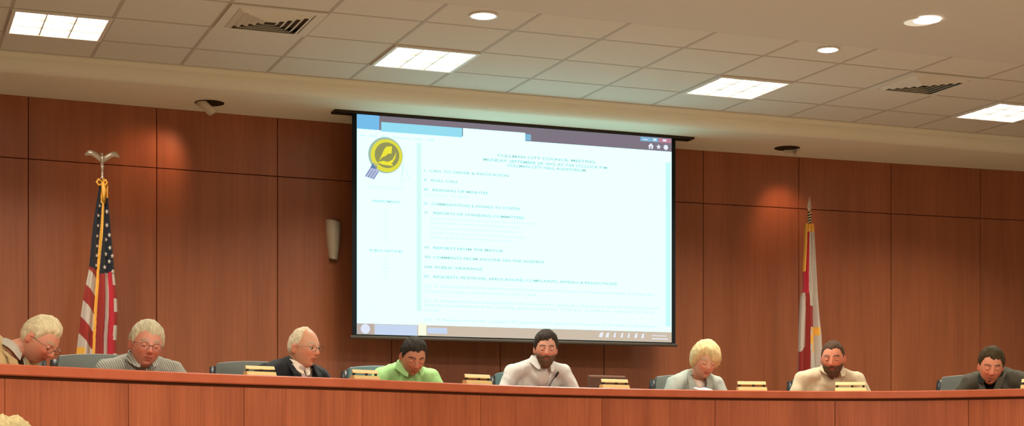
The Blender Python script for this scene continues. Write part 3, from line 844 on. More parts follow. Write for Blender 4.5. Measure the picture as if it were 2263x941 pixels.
def make_person(label, px, py, Z, body, yaw=0, pitch=0, roll=0, s=1., style='short', hair=None, skincol=(.52, .25, .155),
                top='shirt', topm=None, jacket=None, hp=None, beard=None, glasses=False, tie=None, collar=None, sho=(0, .10, -.205), hip=(0, .30),
                sw=.195, gaze='down', thick=.014, hairfn=None, undershirt=None, part=None, elbow=(.085, -.10, -.27), sit=.45, floor=ZP, Cw=None, arms=True, hump=None, vs_=0, neckz=.022, girth=1.):
    hp = hp or {}
    Cw = Cw or W(px, py, Z)
    az = TH + math.atan((px - 1131.5) / F)
    phi = body
    root = thing('person', (Cw.x, Cw.y, floor), label, 'person', rz=phi)
    C = Vector((0, 0, Cw.z - floor))
    rel = (-az + math.radians(yaw)) - phi
    R = Matrix.Rotation(rel, 3, 'Z') @ Matrix.Rotation(math.radians(pitch), 3, 'X') @ Matrix.Rotation(math.radians(roll), 3, 'Y')
    Sc = C + Vector(sho)                       # centre between the shoulder joints
    Hp = Vector((hip[0], hip[1], sit + .12))   # pelvis
    shL, shR = Sc + Vector((-sw, 0, -.02)), Sc + Vector((sw, 0, -.02))
    zw = min(.80, .80)
    el = [sh + Vector((sg * elbow[0], elbow[1], elbow[2])) for sh, sg in ((shL, -1), (shR, 1))]
    wr = [Vector((sg * .115 + Sc.x * .5, Sc.y - .17, .785)) for sg in (-1, 1)]
    for e in el: e.z = max(e.z, .80); e.y = max(e.y, Sc.y - .04)
    neck0 = C + R @ (Vector((0, .030, -.055)) * s); neck1 = Sc + Vector((vs_ * .5, .01, neckz))
    # --- body: one continuous surface
    bm = bmesh.new()
    hb = ICO.copy()
    for v in hb.verts: v.co = C + R @ (head_pt(v.co.normalized(), hp) * s)
    tm = bpy.data.meshes.new('h'); hb.to_mesh(tm); hb.free(); bm.from_mesh(tm); bpy.data.meshes.remove(tm)
    ear_prims(bm, R, C, s, hp)
    capsule(bm, neck0, neck1, .053 * s, .058 * s)
    capsule(bm, neck1, Sc + Vector((0, 0, -.04)), .055, .07)
    ball(bm, Sc.lerp(Hp, .28), (sw * .75, .075, .16)); ball(bm, Sc.lerp(Hp, .62) + Vector((0, -.015, 0)), (.12, .075, .15)); ball(bm, Hp + Vector((0, -.01, 0)), (.15, .09, .09)); capsule(bm, Sc.lerp(Hp, .2), Hp, .06, .06)
    for sh, e, w_, sg in ((shL, el[0], wr[0], -1), (shR, el[1], wr[1], 1)):
        capsule(bm, Sc + Vector((sg * .05, .005, -.03)), sh, .045, .042)
        capsule(bm, sh, e, .042, .036); capsule(bm, e, w_, .036, .024)
        # hand: palm, four fingers, thumb
        fd = (w_ - e); fd.z = 0; fd.normalize(); side = Vector((-fd.y, fd.x, 0)) * sg
        pc = w_ + fd * .055 + Vector((0, 0, -.004))
        rt = Matrix((side, fd, Vector((0, 0, 1)))).transposed()
        ball(bm, pc, (.040, .052, .014), rt)
        for i, (o_, ln) in enumerate(((-.030, .058), (-.011, .072), (.010, .076), (.030, .068))):
            a = pc + side * o_ + fd * .042; b = a + fd * ln * .5 + Vector((0, 0, .004)); c = b + fd * ln * .5 + Vector((0, 0, -.012))
            capsule(bm, a, b, .0088, .0082, 2); capsule(bm, b, c, .0082, .007, 2)
        a = w_ + fd * .02 + side * .028; b = a + side * .026 + fd * .028; c = b + fd * .026 + side * .004
        capsule(bm, a, b, .012, .010, 2); capsule(bm, b, c, .010, .008, 2)
    me = remeshed(bm, .0042, 1, .5)
    ca = me.color_attributes.new('tint', 'FLOAT_COLOR', 'POINT')
    Ri = R.inverted(); vals = []
    for v in me.vertices:
        q = Ri @ (v.co - C) / s
        lipm = browm = blush = 0.
        if q.length < .15 and q.y < -.04:
            if abs(q.x) < .027: lipm = max(0, min(1, (.0105 - abs(q.z + .060 + abs(q.x) * -.08)) / .004)) * (1 - (abs(q.x) / .027) ** 4)
            bz = .0285 + .006 * (1 - ((abs(q.x) - .03) / .02) ** 2)
            if .010 < abs(q.x) < .052: browm = max(0, min(1, (.0056 - abs(q.z - bz)) / .002)) * .9
            blush = .8 * g(abs(q.x), .042, .022) * g(q.z, -.024, .02) + .8 * g(q.x, 0, .014) * g(q.z, -.025, .014)
        if q.length < .15 and abs(q.x) > .074: blush = .6
        vals += [lipm, browm, min(1, blush), 1]
    ca.data.foreach_set('color', vals)
    hcol = hair or (.1, .06, .04)
    sk = skin('skin_' + str(px), skincol, brow=tuple(c * .55 for c in hcol))
    obj('body', me, sk, root, smooth=True)
    # --- eyes
    iris = (.05, .03, .02)
    for sg in (-1, 1):
        bm = bmesh.new(); ec = C + R @ (Vector((sg * .0305, -.0775, .006)) * s)
        rot = R @ Matrix.Rotation(math.radians(70 if gaze == 'down' else 10), 3, 'X')
        M4 = Matrix.Translation(ec) @ rot.to_4x4()
        bmesh.ops.create_uvsphere(bm, u_segments=20, v_segments=14, radius=.0128 * s, matrix=M4 @ Matrix.Rotation(PI / 2, 4, 'X'))
        for f in bm.faces:
            q = (M4.inverted() @ f.calc_center_median()) / (.0128 * s)
            f.material_index = 2 if q.y < -.86 else 1
        o = obj('eye', bm, [sk, M['eyewhite'], M['iris']], root, smooth=True)
        # upper eyelid
        bm = bmesh.new(); bmesh.ops.create_uvsphere(bm, u_segments=20, v_segments=14, radius=.0142 * s)
        op = .22 if gaze == 'down' else -.12
        dl = [v for v in bm.verts if v.co.z < (-.0142 * s) * op * (3 if gaze == 'down' else 1) or v.co.y > .006]
        bmesh.ops.delete(bm, geom=dl, context='VERTS')
        for v in bm.verts: v.co = ec + R @ v.co
        for f in bm.faces:
            q = R.inverted() @ (f.calc_center_median() - ec)
            if q.z < (-.0142 * s) * (op * (3 if gaze == 'down' else 1) - .24): f.material_index = 1
        lid = obj('eyelid', bm, [sk, M['iris']], root, smooth=True)
    # --- hair
    hm = hairmat('hair_' + str(px), hcol)
    tab = STY[style]
    def hmask(d):
        a = abs(math.atan2(d.x, -d.y))
        j = .09 * noise.noise(Vector((d.x * 7, d.y * 7, 3))) + .05 * noise.noise(Vector((d.x * 22, d.y * 22, 8)))
        if part:  # swept fringe: lower on one side
            j += part * d.x * g(a, 0, .9)
        return (d.z - hairline(a, tab) + j) / .30
    if hairfn is None:
        def hairfn(d): return thick * (.62 + .75 * max(0, d.z))
    bm = shell(hp, R, C, s, hmask, hairfn)
    obj('hair', bm, hm, root, smooth=True)
    if beard:
        bcol, bth, ln = beard
        def bmask(d):
            a = abs(math.atan2(d.x, -d.y))
            if a > 1.5: return -1
            up = -.31 if a < .5 else (-.31 + (a - .5) * .16)
            m = (up - d.z) / .12
            if a < .34: m = min(m, max(abs(d.z + .50) - .055, (abs(d.x) - .24)) / .03)   # mouth stays clear
            m = min(m, (1.38 - a) / .25)
            return m
        def dr(q, d, m):
            if d.z < -.5: q = q + Vector((0, -.006 * m, -ln * m * min(1, (-.5 - d.z) * 2.5)))
            return q
        bm = shell(hp, R, C, s, bmask, bth, .003, droop=dr)
        obj('beard', bm, hairmat('beard_' + str(px), bcol), root, smooth=True)
    if glasses:
        bm = bmesh.new(); lz = .004
        for sg in (-1, 1):
            pts = []
            for k in range(25):
                a = 2 * PI * k / 24
                pts.append(C + R @ (Vector((sg * .0325 + .024 * math.copysign(abs(math.cos(a)) ** .8, math.cos(a)), -.1035 + .05 * abs(.0325 * 0 + .024 * math.cos(a) * sg * .3), lz + .0165 * math.sin(a))) * s))
            tube(bm, pts, .0012, 6, cap=False)
            tube(bm, [C + R @ (Vector(p) * s) for p in ((sg * .0565, -.1005, lz + .008), (sg * .079, -.07, lz + .008), (sg * .084, .0, lz + .004), (sg * .082, .018, lz - .004))], .0013, 6)
        tube(bm, [C + R @ (Vector(p) * s) for p in ((-.0085, -.1045, lz + .004), (0, -.1085, lz + .006), (.0085, -.1045, lz + .004))], .0016, 6)
        obj('glasses', bm, M['frames'], root)
    # --- clothes
    def garment(infl, vox, wr_amp, seed, sleeves=True, cuff=.0):
        bm = bmesh.new()
        capsule(bm, Sc + Vector((vs_ * .5, .012, .018)), Sc + Vector((0, 0, -.05)), .076 + infl, .100 + infl)
        capsule(bm, Sc.lerp(Hp, .3), Hp, .115 + infl, .125 + infl)
        if hump: ball(bm, Sc + Vector(hump[:3]), (hump[3] + infl, .11, .11))
        ball(bm, Sc.lerp(Hp, .22), (sw * 1.02 * girth + infl, .118 * girth + infl, .17)); ball(bm, Sc.lerp(Hp, .55) + Vector((0, -.015, 0)), (.175 * girth + infl, .13 * girth + infl, .19)); ball(bm, Hp, (.18 * girth + infl, .13 + infl, .11))
        for sh, e, w_, sg in ((shL, el[0], wr[0], -1), (shR, el[1], wr[1], 1)):
            capsule(bm, Sc + Vector((sg * .05, .008, .012)), sh + Vector((0, 0, -.004)), .068 + infl, .060 + infl)
            capsule(bm, sh, e, .061 + infl, .052 + infl); capsule(bm, e, e.lerp(w_, .9), .050 + infl, .038 + infl)
        me = remeshed(bm, vox, 5, .5)
        me.update()
        ns = [n.vector.copy() for n in me.vertex_normals]
        for v, n in zip(me.vertices, ns):
            p = v.co + Vector((seed, seed * 2.1, 0))
            w_ = noise.noise(Vector((p.x * 13, p.y * 13, p.z * 10))) - .6 * abs(noise.noise(Vector((p.x * 16 + p.z * 9, p.y * 12, p.z * 7)))) + .6 * noise.noise(Vector((p.x * 34, p.y * 30, p.z * 16)))
            v.co += n * w_ * wr_amp
        return me
    def vcut(me, wtop, depth):
        bm = bmesh.new(); bm.from_mesh(me)
        kill = []
        for v in bm.verts:
            dz = (Sc.z + .05) - v.co.z
            if 0 <= dz < depth and v.co.y < Sc.y - .0:
                if abs(v.co.x - Sc.x - vs_) < wtop * (1 - dz / depth) ** .8: kill.append(v)
        bmesh.ops.delete(bm, geom=kill, context='VERTS')
        bm.to_mesh(me); bm.free(); return me
    o = obj('shirt', garment(0, .009, .0075, px * .01), topm, root, smooth=True)
    if undershirt: # open neck shows the tee or skin below
        pass
    if jacket:
        jm, wtop, dep = jacket
        me = vcut(garment(.014, .009, .0075, px * .02), wtop, dep)
        jo = obj('jacket', me, jm, root, smooth=True)
        so = jo.modifiers.new('so', 'SOLIDIFY'); so.thickness = .006; so.offset = 1
        for sg in (-1, 1):    # lapels following the opening
            bm = bmesh.new(); N = 10; rows = []
            for k in range(N + 1):
                f = k / N; dz = -.0 + dep * f * .98; x_in = wtop * max(0, 1 - f) ** .8 - .004; wd = (.028 + .030 * math.sin(PI * min(1, f * 1.15))) * (1 - .3 * f)
                yy = Sc.y - (.098 + .055 * f ** .6) * girth - .012
                if f < .15: yy = Sc.y - .075 - f * .25
                z = Sc.z + .05 - dz
                rows.append([bm.verts.new((Sc.x + vs_ + sg * x_in, yy - .006, z)), bm.verts.new((Sc.x + vs_ + sg * (x_in + wd), yy + .010, z + .012)),
                             bm.verts.new((Sc.x + vs_ + sg * (x_in + wd), yy + .017, z + .012)), bm.verts.new((Sc.x + vs_ + sg * x_in, yy + .006, z))])
            for a, b in zip(rows, rows[1:]):
                for k in range(4): bm.faces.new((a[k], a[(k + 1) % 4], b[(k + 1) % 4], b[k]))
            bm.faces.new(rows[0]); bm.faces.new(rows[-1][::-1])
            obj('lapel', bm, jm, jo, smooth=False)
    if collar:
        cm, r0, r1, drop, gap = collar
        bm = bmesh.new(); N = 40; rows = []
        nd = neck0 - neck1; fz = max(0, min(1, (Sc.z + .062 - neck1.z) / max(.02, nd.z)))
        cc = neck1 + nd * fz * .9; ax = Vector((nd.x * .8, min(0, nd.y) * .35, .12)).normalized()
        u = Vector((1, 0, 0)); u = (u - ax * u.dot(ax)).normalized(); v_ = ax.cross(u)   # v_ points back
        for k in range(N + 1):
            a = gap + (2 * PI - 2 * gap) * k / N
            fr = g(min(a, 2 * PI - a), gap, .55)
            dirn = u * math.sin(a) - v_ * math.cos(a)
            dirn2 = dirn
            q = [cc + dirn * (r0 - .006) - ax * .012, cc + dirn * r0 + ax * (.024 - .022 * fr), cc + dirn * (r0 + .006) + ax * (.024 - .022 * fr),
                 cc + dirn * (r1 + .016 * fr) - ax * (.020 + drop * fr), cc + dirn * (r1 - .006 + .016 * fr) - ax * (.020 + drop * fr)]
            rows.append([bm.verts.new(p) for p in q])
        for a, b in zip(rows, rows[1:]):
            for k in range(5): bm.faces.new((a[k], a[(k + 1) % 5], b[(k + 1) % 5], b[k]))
        bm.faces.new(rows[0]); bm.faces.new(rows[-1][::-1])
        obj('collar', bm, cm, root, smooth=False)
    if tie:
        bm = bmesh.new(); yk = Sc.y - .085
        z0 = Sc.z + .045
        def strip(rows):
            R_ = [[bm.verts.new((Sc.x - w, y + .004, z)), bm.verts.new((Sc.x, y - .005, z)), bm.verts.new((Sc.x + w, y + .004, z)), bm.verts.new((Sc.x, y + .010, z))] for w, y, z in rows]
            for a, b in zip(R_, R_[1:]):
                for k in range(4): bm.faces.new((a[k], a[(k + 1) % 4], b[(k + 1) % 4], b[k]))
            bm.faces.new(R_[0]); bm.faces.new(R_[-1][::-1])
        strip([(.022, yk - .008, z0), (.024, yk - .014, z0 - .012), (.014, yk - .012, z0 - .034)])
        strip([(.013, yk - .010, z0 - .030), (.024, yk - .040, z0 - .09), (.032, yk - .062, z0 - .17), (.038, yk - .075, z0 - .30)])
        obj('tie', bm, tie, root)
    if not jacket:
        bm = bmesh.new()
        for k in range(5):
            z = Sc.z - .02 - k * .055
            ball(bm, (Sc.x, Sc.y - .118 * girth - .013 - .012 * min(k, 2), z), (.0045, .002, .0045), sub=2)
        obj('buttons', bm, M['cream'], root)
    # --- trousers and shoes
    bm = bmesh.new()
    ball(bm, Hp + Vector((0, 0, -.03)), (.19 * girth, .14, .10))
    for sg in (-1, 1):
        kn = Hp + Vector((sg * .13, -.38, -.06)); an = Vector((kn.x, kn.y - .02, .10))
        kn.z = max(kn.z, .48)
        capsule(bm, Hp + Vector((sg * .09, -.02, -.04)), kn, .085, .062); capsule(bm, kn, an, .060, .045)
    obj('trousers', remeshed(bm, .012, 4), M['trouser'], root, smooth=True)
    for sg in (-1, 1):
        kn = Hp + Vector((sg * .13, -.40, 0)); bm = bmesh.new()
        ball(bm, (kn.x, kn.y - .075, .045), (.045, .13, .035)); ball(bm, (kn.x, kn.y + .01, .06), (.04, .055, .058))
        box(bm, (kn.x, kn.y - .06, .012), (.075, .25, .022), bev=.008)
        obj('shoe', bm, M['shoe'], root, smooth=True)
    return root
M['eyewhite'] = mat('eye_white', (.55, .48, .44), .3)
M['iris'] = mat('iris_dark', (.04, .025, .02), .2)
M['frames'] = mat('glasses_frame', (.06, .04, .035), .35, spec=.5)

def half_phi(px): return .5 * desk_phi(px) - .15
def desk_phi(px):
    p, nr = at(s_of_px(px)); return math.atan2(nr.y, nr.x) - PI / 2

WH = (.66, .56, .42)
m_tan = cloth('tan_wool', (.46, .31, .14)); m_grey = cloth('grey_shirt', (.42, .38, .30))
m_str = stripes('striped_shirt', (.20, .21, .17), (.50, .49, .41), 48)
m_suit = cloth('dark_suit', (.016, .018, .020)); m_white = cloth('white_shirt', (.80, .70, .56)); m_tie = stripes('pale_tie', (.55, .40, .32), (.42, .34, .32), 60)
m_green = cloth('lime_green_shirt', (.36, .66, .26)); m_pale = cloth('pale_grey_shirt', (.56, .56, .52))
m_card = cloth('grey_green_cardigan', (.38, .42, .36)); m_cream = cloth('cream_shirt', (.60, .50, .33)); m_olive = cloth('olive_jacket', (.085, .078, .055))
m_blk = cloth('black_knit', (.012, .014, .010)); m_blouse = cloth('white_blouse', (.85, .70, .58))

make_person('white-haired man in tan jacket bent over at the far left end', 88, 752, 8.55, desk_phi(85) + .15, yaw=54, pitch=36, roll=8, s=1.03, style='full',
            hair=(.60, .50, .30), skincol=(.56, .25, .15), topm=m_grey, jacket=(m_tan, .050, .22), collar=(m_grey, .074, .092, .02, .25), sho=(-.15, .17, -.115), hip=(-.16, .40), hump=(-.03, .05, .055, .13), vs_=.06, neckz=.03, glasses=True, thick=.016)
make_person('grey-haired man in grey striped shirt with glasses, smiling and leaning', 323, 763, 9.15, half_phi(325), yaw=14, pitch=9, roll=8, s=1.05, style='full',
            hair=(.52, .46, .30), skincol=(.58, .24, .15), topm=m_str, collar=(m_str, .074, .094, .02, .35), sho=(.0, .13, -.115), hip=(-.05, .38), glasses=True, thick=.018, hp={'wide': 1.07}, sw=.195, part=.25, girth=1.1)
make_person('balding man with glasses in dark suit, white shirt and pale tie', 672, 769, 9.9, desk_phi(670) + .12, yaw=50, pitch=6, roll=0, s=1.03, style='bald',
            hair=(.66, .57, .38), skincol=(.62, .31, .18), topm=m_white, jacket=(m_suit, .088, .32), collar=(m_white, .073, .094, .035, .12), tie=m_tie, sho=(-.035, .07, -.155), hip=(-.08, .32), glasses=True, thick=.006, gaze='ahead', sw=.205, vs_=.02)
make_person('dark-haired man in lime green shirt looking down below the screen', 913, 789, 10.6, half_phi(905), yaw=16, pitch=28, roll=3, s=1.01, style='full',
            hair=(.035, .032, .026), skincol=(.46, .21, .12), topm=m_green, collar=(m_green, .074, .096, .03, .42), sho=(.015, .15, -.105), hip=(-.0, .38), thick=.016, sw=.18, part=-.15)
make_person('bearded dark-haired man in pale grey shirt facing forward below the screen', 1206, 772, 11.3, half_phi(1206), yaw=6, pitch=7, roll=2, s=.98, style='full',
            hair=(.045, .036, .028), skincol=(.56, .27, .18), topm=m_pale, collar=(m_pale, .074, .096, .03, .42), beard=((.12, .075, .05), .008, .008), sho=(-.015, .10, -.135), hip=(0, .34), thick=.021, sw=.19, part=-.25, gaze='down', elbow=(.11, -.1, -.27))
def bobfn(d): return .018 + .018 * max(0, d.z) + .010 * g(abs(d.x), .8, .4) * g(d.z, .1, .5)
make_person('blonde short-haired woman in grey cardigan reading with head bowed', 1558, 798, 12.0, half_phi(1558), yaw=18, pitch=18, roll=6, s=1.08, style='bob',
            hair=(.62, .50, .25), skincol=(.56, .29, .18), topm=m_blouse, jacket=(m_card, .060, .32), sho=(-.03, .13, -.155), hip=(0, .36), hairfn=bobfn, sw=.145, part=.45, hp={'jaw': .26})
make_person('bearded man in cream polo shirt sitting before the white and red flag', 1841, 793, 12.25, half_phi(1840), yaw=-6, pitch=10, roll=0, s=1.09, style='short',
            hair=(.085, .05, .03), skincol=(.60, .23, .13), topm=m_cream, collar=(m_cream, .076, .10, .02, .45), beard=((.11, .06, .035), .008, .010), sho=(.0, .10, -.125), hip=(0, .34), thick=.009, sw=.21, elbow=(.10, -.1, -.27), girth=1.1)
make_person('dark-haired man in dark olive jacket hunched at the far right end', 2190, 811, 11.95, desk_phi(2190), yaw=6, pitch=16, roll=4, s=1.08, style='short',
            hair=(.06, .045, .022), skincol=(.62, .24, .13), topm=m_blk, jacket=(m_olive, .070, .22), collar=(m_blk, .078, .105, .015, .15), sho=(.0, .12, -.095), hip=(0, .36), thick=.022, sw=.205, elbow=(.12, -.1, -.25), part=.2)

# chairs: position of each backrest centre in the photo
clab = ['grey leather office chair under the man in the tan jacket, hidden behind him', 'grey leather office chair between the striped shirt man and the man in tan', 'grey-green leather office chair behind the man in the dark suit',
        'teal-grey leather office chair behind the man in the green shirt', 'teal-grey leather office chair behind the bearded man in pale grey',
        'grey-green leather office chair behind the blonde woman', 'grey leather office chair almost hidden behind the man in cream',
        'grey leather office chair behind the man in the olive jacket']
spec = [(-12, 9.35, 0), (220, 9.75, 0), (562, 10.55, 0), (843, 11.15, 1), (1164, 11.95, 1), (1516, 12.5, 0), (1820, 12.8, 0), (2156, 12.5, 0)]
cb = [make_chair(M['leather']), make_chair(M['leather_teal'])]; used = [0, 0]
for (px, Z, k), lab in zip(spec, clab):
    o = cb[k] if not used[k] else copy_tree(cb[k]); used[k] = 1
    p = W(px, 900, Z); ph = .5 * desk_phi(px) - .18
    o.rotation_euler = (0, 0, ph); off = Matrix.Rotation(ph, 3, 'Z') @ Vector((0, .29, 0))
    o.location = (p.x - off.x, p.y - off.y, ZP); o['label'] = lab

# ------------------------------------------------------------------ things on the desk
p, nr = at(s_of_px(1280)); q = p + nr * .36
t = thing('microphone', (q.x, q.y, ZP + .74), 'thin black gooseneck microphone in front of the bearded man in pale grey', 'microphone', rz=math.atan2(nr.y, nr.x) - PI / 2)
bm = bmesh.new(); lathe(bm, [(0, 0), (.05, 0), (.05, .012), (.02, .02), (0, .02)], 24); obj('base', bm, M['plastic'], t)
bm = bmesh.new(); tube(bm, [(-.045, 0, .016), (-.035, 0, .10), (-.01, 0, .18), (.025, 0, .235), (.042, -.01, .255)], .0032, 8); obj('gooseneck', bm, M['plastic'], t)
bm = bmesh.new(); tube(bm, [(.038, -.008, .250), (.045, -.012, .262), (.058, -.018, .284), (.062, -.020, .290)], [.004, .0075, .0075, .004], 12); obj('capsule_head', bm, M['black'], t, smooth=True)

p, nr = at(s_of_px(1397)); q = p + nr * .345
t = thing('monitor', (q.x, q.y, ZP + .74), 'low brown flat panel standing behind the ledge right of the bearded man', 'monitor', rz=math.atan2(nr.y, nr.x) - PI / 2)
bm = bmesh.new(); box(bm, (0, 0, .143), (.31, .018, .256), bev=.006); obj('casing', bm, M['brown'], t)
bm = bmesh.new(); box(bm, (0, 0, .264), (.30, .022, .016), bev=.004); obj('top_edge', bm, M['brown_edge'], t)
bm = bmesh.new(); box(bm, (0, .0, .01), (.16, .12, .018), bev=.004); obj('foot', bm, M['brown'], t)

def paper(px, depth, w, d, z, label, tilt=0, ang=0):
    p, nr = at(s_of_px(px)); q = p + nr * depth
    bm = bmesh.new(); N = 8; rows = []
    for i in range(N + 1):
        r = []
        for j in range(N + 1):
            x = (i / N - .5) * w; y = (j / N - .5) * d
            r.append(Vector((x, y, .004 * math.sin(i * 1.1) + (y + d / 2) * math.tan(tilt) + .0015)))
        rows.append(r)
    vt = [[bm.verts.new(v + Vector((0, 0, .0012))) for v in r] for r in rows]; vb = [[bm.verts.new(v) for v in r] for r in rows]
    for i in range(N):
        for j in range(N):
            bm.faces.new((vt[i][j], vt[i + 1][j], vt[i + 1][j + 1], vt[i][j + 1])); bm.faces.new((vb[i][j], vb[i][j + 1], vb[i + 1][j + 1], vb[i + 1][j]))
    for i in range(N):
        for a, b, c, d_ in ((vt[i][0], vb[i][0], vb[i + 1][0], vt[i + 1][0]), (vt[i][N], vt[i + 1][N], vb[i + 1][N], vb[i][N]), (vt[0][i], vt[0][i + 1], vb[0][i + 1], vb[0][i]), (vt[N][i], vb[N][i], vb[N][i + 1], vt[N][i + 1])):
            bm.faces.new((a, b, c, d_))
    o = obj('paper', bm, M['paper'], loc=(q.x, q.y, z)); o.rotation_euler = (0, 0, math.atan2(nr.y, nr.x) - PI / 2 + ang)
    tag(o, label, 'paper')
paper(1578, .20, .10, .12, ZD, 'small white paper lying on the ledge in front of the blonde woman', tilt=.18)
paper(2205, .22, .18, .12, ZD, 'flat white paper on the ledge before the man in the olive jacket', tilt=.02)
paper(2275, .18, .12, .14, ZD, 'raised white paper on the ledge at the right edge of the photo', tilt=.10)

# ------------------------------------------------------------------ flags
def cm(name, col, r=.75): return mat(name, col, r, spec=.2, noise_amt=.08, noise_scale=40, sheen=.1)
F_ = [cm('flag_navy', (.016, .018, .024)), cm('flag_red', (.30, .026, .018)), cm('flag_white', (.52, .43, .35)), M['gold'], cm('flag_bright_red', (.50, .025, .04))]
def flag_surface(bm, Hh, wfn, foldfn, colfn, nu=90, nv=150):
    "draped cloth front from u=-1..1 with pleats, closed behind"
    rows = []
    for j in range(nv + 1):
        v = j / nv; r = []
        wl, wr_ = wfn(v)
        for i in range(nu + 1):
            u = -1 + 2 * i / nu
            x = (wl + (wr_ - wl) * (u + 1) / 2)
            y = foldfn(u, v)
            r.append(bm.verts.new((x, y, -v * Hh)))
        rb = []
        for i in range(16, 0, -1):
            u = -1 + 2 * i / 17
            rb.append(bm.verts.new((wl + (wr_ - wl) * (u + 1) / 2, .02 + .05 * (wr_ - wl) / .3 * math.sqrt(max(0, 1 - u * u)), -v * Hh)))
        rows.append(r + rb)
    n = len(rows[0])
    for j in range(nv):
        for i in range(n):
            f = bm.faces.new((rows[j][i], rows[j][(i + 1) % n], rows[j + 1][(i + 1) % n], rows[j + 1][i]))
            if i < nu: f.material_index = colfn(-1 + 2 * (i + .5) / nu, (j + .5) / nv)
            else: f.material_index = colfn(.98 if i < nu + 8 else -.98, (j + .5) / nv)
            f.smooth = True
    bm.faces.new(rows[0]); bm.faces.new(rows[-1][::-1])

def pole(t, z0, z1, wood_m):
    bm = bmesh.new(); tube(bm, [(0, 0, z0), (0, 0, z1)], .0125, 16); obj('pole', bm, wood_m, t, smooth=True)
    bm = bmesh.new(); lathe(bm, [(0, 0), (.15, 0), (.15, .015), (.12, .03), (.04, .05), (.022, .10), (.022, .16), (.0, .16)], 32); obj('stand', bm, M['brass'], t, smooth=True)

# -- flag with stars and stripes
YF = 11.72
x1 = XY(226, YF); Z1 = x1 * S_ + YF * C_
pxm = Z1 / F
def zat(py): return CZ + (HY - py) * pxm
t = thing('flag_on_pole', (x1, YF, ZP), 'draped flag with white stars on navy and red stripes on an eagle-topped pole', 'flag', 'flags on poles')
pole(t, .03, zat(392) - ZP, M['brass'])
zt = zat(396) - ZP; Hh = (840 - 396) * pxm
def uv_px(px, py): return (px - 226) * pxm
def lerp_tab(tab, v):
    for (a, b), (c, d) in zip(tab, tab[1:]):
        if v <= c: return b + (d - b) * (v - a) / (c - a)
    return tab[-1][1]
Ltab = [((y - 396) / 444, (x - 226) * pxm) for y, x in ((396, 222), (410, 219), (440, 214), (500, 205), (560, 200), (600, 196), (650, 186), (700, 179), (750, 173), (785, 169), (840, 163))]
Rtab = [((y - 396) / 444, (x - 226) * pxm) for y, x in ((396, 234), (410, 238), (440, 238), (500, 243), (560, 248), (600, 251), (650, 257), (700, 259), (750, 256), (785, 257), (840, 262))]
Ftab = [((y - 396) / 444, (x - 226) * pxm) for y, x in ((396, 231), (440, 228), (500, 224), (560, 219), (600, 216), (650, 213), (700, 210), (785, 206), (840, 203))]
def fold1(u, v):
    a = .010 + .028 * v
    return -.020 - .035 * v * math.sqrt(max(0, 1 - u * u)) - a * math.sin(u * 7.5 + .6 + .4 * math.sin(v * 5)) * (1 - abs(u) ** 6) - .006 * v * math.sin(u * 19 + v * 7)
def col1(u, v):
    l, r = lerp_tab(Ltab, v), lerp_tab(Rtab, v); x = l + (r - l) * (u + 1) / 2; f = lerp_tab(Ftab, v)
    y = 396 + v * 444; px = 226 + x / pxm
    fw = (5.5 if y < 450 else 2.8) * pxm
    if abs(x - f) < fw: return 3
    if y < 436 and x > l + (r - l) * .28: return 3
    if x < f:        # left half: navy to y=600, then sloping bands
        if y < 592 + (px - 200) * .5: return 0
        k = (y - (px - 190) * 1.25 - 588) / 42.
        if y > 768 and px < 186: return 3
        return 2 if int(math.floor(k)) % 2 == 0 else 1
    if y < 606 - (px - 225) * .3: return 0
    w = (x - f) / (r - f)
    if w < .40: return 1
    if w < .60: return 2
    if w < .82: return 4
    k = (y - 600) / 30.
    return 2 if int(k) % 2 == 0 else 1
bm = bmesh.new(); flag_surface(bm, Hh, lambda v: (lerp_tab(Ltab, v), lerp_tab(Rtab, v)), fold1, col1)
stars = [(219, 456), (216, 478), (216, 500), (214, 523), (214, 545), (213, 566), (212, 588), (235, 468), (235, 498), (240, 520), (233, 530), (241, 548), (232, 562), (240, 578), (229, 592), (246, 566), (247, 600)]
for (px, py) in stars:
    v = (py - 396) / 444; l, r = lerp_tab(Ltab, v), lerp_tab(Rtab, v); x = (px - 226) * pxm; u = max(-.97, min(.97, 2 * (x - l) / (r - l) - 1))
    R0 = .0185 if px > 225 else .0155; sq = .72; rot = random.uniform(-.5, .5)
    pts = []
    for k in range(10):
        rr = R0 if k % 2 == 0 else R0 * .45
        dx = rr * math.sin(PI * k / 5 + rot) * sq; dz = rr * math.cos(PI * k / 5 + rot)
        uu = max(-1, min(1, 2 * (x + dx - l) / (r - l) - 1))
        pts.append((x + dx, min(fold1(uu, v), fold1(u, v)) - .004, -v * Hh + dz))
    a = [bm.verts.new(p) for p in pts]; b = [bm.verts.new((p[0], p[1] + .002, p[2])) for p in pts]
    cen = bm.verts.new((x, fold1(u, v) - .006, -v * Hh))
    for k in range(10):
        f = bm.faces.new((a[k], a[(k + 1) % 10], cen)); f.material_index = 2
        f = bm.faces.new((a[k], b[k], b[(k + 1) % 10], a[(k + 1) % 10])); f.material_index = 2
o = obj('flag_cloth', bm, F_, t, loc=(0, 0, zt))
bm = bmesh.new()   # gold cord bow tied under the eagle
for pts in ([(0, -.02, 0), (-.03, -.03, .02), (-.042, -.03, .0), (-.03, -.03, -.022), (0, -.02, -.008)], [(0, -.02, 0), (.02, -.03, .016), (.03, -.03, .0), (.02, -.03, -.018), (0, -.02, -.008)]):
    tube(bm, pts, .008, 8)
tube(bm, [(0, -.03, 0), (.006, -.04, -.06), (.004, -.045, -.13)], [.012, .016, .010], 8)
obj('gold_cord', bm, M['gold'], t, smooth=True, loc=(0, 0, zat(404) - ZP))
